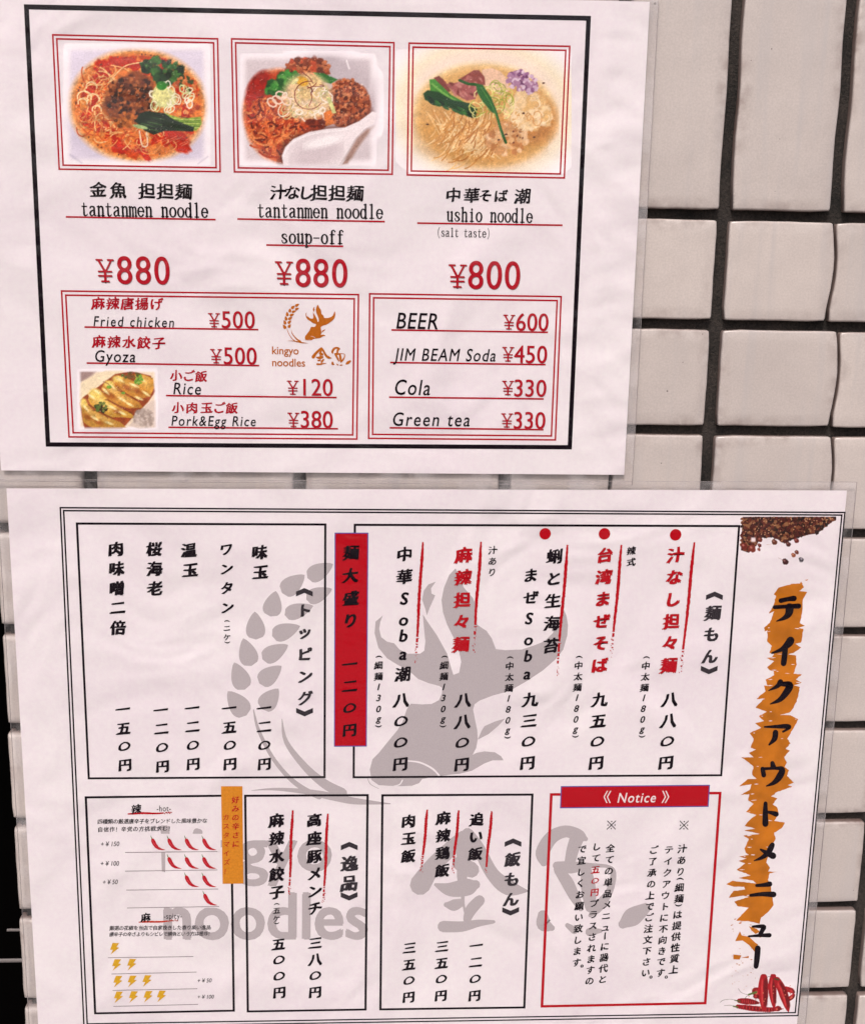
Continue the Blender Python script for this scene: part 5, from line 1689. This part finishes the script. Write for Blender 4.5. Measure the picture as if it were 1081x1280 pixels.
for f_ in frag[:4]:
    I.poly_px([kc(p) for p in f_], ORANGE, 0.2)
I.poly_px([ka(p) for p in [(675,512),(700,506),(690,516)]], ORANGE, 0.2)
I.poly_px([ka(p) for p in [(640,540),(650,522),(662,536)]], ORANGE, 0.2)
rq = random.Random(5)
for i in range(58):
    y = 480 + 480 * rq.random() ** 1.2; x = 185 + (210 - (y - 480) * 0.12) * rq.random()
    s = rq.uniform(4, 13) * (1 - (y - 480) / 900); h_ = s * rq.uniform(0.3, 0.7); t_ = rq.uniform(-0.5, 0.3)
    I.poly_px([kc((x + s * a * math.cos(t_) - h_ * b_ * math.sin(t_), y + s * a * math.sin(t_) + h_ * b_ * math.cos(t_))) for a, b_ in ((-1, 0.1), (-.2, -.6), (1, -.2), (.6, .5), (-.3, .7))], ORANGE, 0.4 + 0.02 * i)
# dry-brush slivers where the bristles skipped
for i in range(46):
    t = rq.random(); k_ = rq.randrange(2)
    E_ = LEFT if rq.random() < 0.7 else RIGHT
    c_ = E_[rq.randrange(6, len(E_) - 8)]; sgn = 1 if E_ is LEFT else -1
    u0 = c_[0] + sgn * rq.uniform(1.5, 6); L_ = rq.uniform(2.5, 8); h_ = rq.uniform(.25, .7); sl = -0.12 * rq.random()
    I.poly_px([(u0, c_[1]), (u0 + sgn * L_ * .5, c_[1] - h_ + sl * L_ * .5), (u0 + sgn * L_, c_[1] + sl * L_), (u0 + sgn * L_ * .5, c_[1] + h_ + sl * L_ * .5)], PAPER, 1.6 + 0.004 * i)
brush = I.build('orange_brush_stroke', lower)
TITLE = [(ka, [[(515,650,22),(560,640,20),(603,635,26)], [(472,694,18),(540,690,18),(634,686,24)], [(574,695,38),(568,735,33),(540,765,20),(486,788,5)]]),
         (ka, [[(580,918,36),(565,940,34),(520,978,20),(455,1003,8)], [(545,960,24),(540,1020,26),(533,1072,26)]]),
         (kb, [[(512,68,26),(492,95,20),(432,126,4)], [(520,82,20),(574,86,30),(560,125,32),(510,185,22),(444,216,5)]]),
         (kb, [[(406,370,8),(480,368,16),(558,366,22),(572,376,14),(530,402,10)], [(479,408,26),(472,450,24),(436,490,8)]]),
         (kb, [[(458,614,20),(464,640,26)], [(392,652,20),(400,694,22)], [(395,652,14),(480,648,14),(524,656,26),(505,705,30),(468,745,20),(418,768,6)]]),
         (kb, [[(412,884,18),(410,950,24),(411,1022,28)], [(422,942,12),(455,948,18),(483,957,24)]]),
         (kc, [[(458,-20,22),(448,0,26),(430,32,24),(390,65,18),(335,87,5)], [(380,12,10),(420,35,22),(462,54,30)]]),
         (kc, [[(352,254,14),(400,250,18),(440,244,24)], [(312,320,14),(390,312,20),(466,314,26)]]),
         (kc, [[(326,530,10),(398,530,20),(392,552,20),(374,586,18)], [(298,596,8),(370,590,14),(438,588,20)]]),
         (kc, [[(360,676,26),(355,740,26),(348,798,22)]])]
for tf, sts in TITLE:
    I = Ink(B, 5)
    for j, st in enumerate(sts):
        I.stroke_local([tf(p) + (p[2] * 1.5 / 5.378,) for p in st], lambda p: B.at(*p), BLACK, 0.3 * j)
    I.build('title_character', brush)

# peppercorn heap picture
p = Paint(880, 630, 5.378, 225, 75, 890, 425, 3.6, 21)
rr = p.r
edge_x = [245, 300, 330, 390, 420, 470, 540, 590, 640, 700, 760, 800, 840, 880]
edge_y = [312, 330, 300, 225, 228, 225, 268, 240, 225, 208, 200, 168, 130, 105]
p.poly([(258, 85), (880, 85)] + list(zip(edge_x, edge_y))[::-1][1:] , (70, 30, 24), 4)
for _ in range(980):
    x = 250 + 630 * rr.rand(); yb = np.interp(x, edge_x, edge_y)
    y = 90 + (yb - 94) * rr.rand()
    s = 6 + 7 * rr.rand()
    c = [(78, 28, 22), (44, 18, 15), (104, 44, 32), (128, 72, 46), (32, 13, 12), (88, 34, 28), (150, 100, 66), (64, 34, 20)][rr.randint(8)]
    p.blob(x, y, s, s * (0.6 + 0.4 * rr.rand()), c, rr.rand() * 3.14, 0.25, 0.95, 0.08)
for _ in range(160):
    x = 255 + 610 * rr.rand(); y = 90 + (np.interp(x, edge_x, edge_y) - 98) * rr.rand()
    p.blob(x, y, 3.6, 2.6, [(206, 150, 112), (30, 12, 12)][rr.randint(2)], rr.rand() * 3, 0.5, 0.8)
p.rect(308, 218, 352, 262, (246, 229, 233), 14, 0.95)
for x, y, s, c in ((268, 284, 24, (112, 38, 30)), (322, 300, 26, (124, 50, 38)), (372, 278, 14, (104, 36, 30)), (368, 306, 12, (130, 60, 48)), (472, 256, 20, (104, 52, 36)), (375, 240, 17, (118, 50, 36)),
                   (545, 388, 22, (66, 22, 22)), (600, 344, 16, (150, 82, 52)), (622, 324, 15, (104, 46, 34)), (652, 374, 17, (50, 44, 50)), (565, 270, 18, (80, 30, 24)), (620, 246, 18, (110, 40, 34))):
    p.blob(x, y, s, s * 0.85, c, 0.8, 0.2, 1, 0.05); p.blob(x - s * .25, y - s * .3, s * .3, s * .22, tuple(min(255, k + 70) for k in c), 0.8, 0.6, 0.7)
p.blob(654, 368, 6, 8, (170, 160, 170), 0, 0.5, 0.8); p.blob(648, 388, 9, 4, (120, 110, 118), 0, 0.5, 0.7)
p.line([(498, 362), (520, 372), (535, 380)], 4, (140, 90, 80), 0.9); p.line([(418, 274), (455, 270)], 4, (190, 140, 120), 0.8)
p.a[p.Y < 84] = 0
p.object(B, 'peppercorn_picture', lower, label='picture of a heap of dark peppercorns')

# red chillies picture
p = Paint(880, 1060, 5.378, 95, 850, 625, 1120, 3.2, 22)
def chili(pts, w, c=(178, 18, 30)):
    P = np.array(pts, float)
    for i in range(len(P) - 1):
        for t in np.linspace(0, 1, 9)[:-1 if i < len(P) - 2 else None]:
            q = P[i] * (1 - t) + P[i + 1] * t; s = (i + t) / (len(P) - 1)
            ww = w * (math.sin(math.pi * min(1, 0.18 + s * 0.82) ** 1.0) ** 0.6 if s < 1 else 0.1) + 2
            p.blob(q[0], q[1], ww, ww, c, 0, 0.12)
    for i in range(len(P) - 1):
        for t in np.linspace(0, 1, 6):
            q = P[i] * (1 - t) + P[i + 1] * t; s = (i + t) / (len(P) - 1)
            if 0.1 < s < 0.85: p.blob(q[0] + w * 0.5, q[1] + 2, w * 0.4, w * 0.55, (118, 10, 20), 0, 0.6, 0.5); p.blob(q[0] - w * 0.25, q[1], w * 0.16, w * 0.5, (216, 60, 62), 0, 0.7, 0.45)
    p.crumbs(3, P[:, 0].mean(), P[:, 1].mean(), w * 0.5, w * 2, [(214, 110, 84)], 3, 5, 0.7)
chili([(540, 945), (585, 960), (605, 975)], 16); chili([(560, 1025), (590, 1005), (606, 985)], 13)
chili([(235, 1030), (300, 1035), (370, 1045)], 19, (150, 14, 26)); chili([(225, 1068), (330, 1082), (440, 1090), (530, 1084)], 17, (160, 14, 28))
chili([(345, 965), (375, 985), (420, 1000)], 32, (140, 12, 24))
chili([(400, 872), (396, 940), (398, 1020), (402, 1095)], 31); chili([(505, 1080), (480, 1086)], 16, (150, 14, 26))
chili([(464, 865), (456, 930), (462, 1000), (470, 1082)], 25, (172, 16, 30)); chili([(490, 890), (525, 960), (548, 1030), (566, 1102)], 28, (168, 16, 28))
chili([(340, 1000), (360, 1000)], 14, (130, 12, 22))
for pts in ([(230, 948), (250, 975), (300, 988), (345, 975)], [(108, 1040), (130, 1025), (180, 1020), (235, 1032)], [(135, 1062), (180, 1060), (225, 1070)], [(275, 1015), (285, 1000), (305, 990)]):
    p.line(pts, 4.5, (66, 60, 40), 0.95)
p.line([(300, 988), (350, 972)], 15, (92, 110, 50), 0.95); p.line([(410, 882), (430, 868), (455, 866)], 4, (70, 60, 44)); p.line([(475, 882), (500, 888)], 9, (60, 80, 40))
p.line([(195, 1068), (225, 1074)], 9, (100, 120, 56)); p.line([(205, 1026), (240, 1034)], 9, (80, 96, 48))
p.grain(0.03, 0)
p.a[p.Y > 1108] = 0
p.object(B, 'chilli_picture', lower, label='picture of a bunch of red chillies')
keep(lower)
for root in (upper, lower):
    for c_ in root.children:
        for g in c_.children:
            g.matrix_parent_inverse = Matrix.Identity(4)
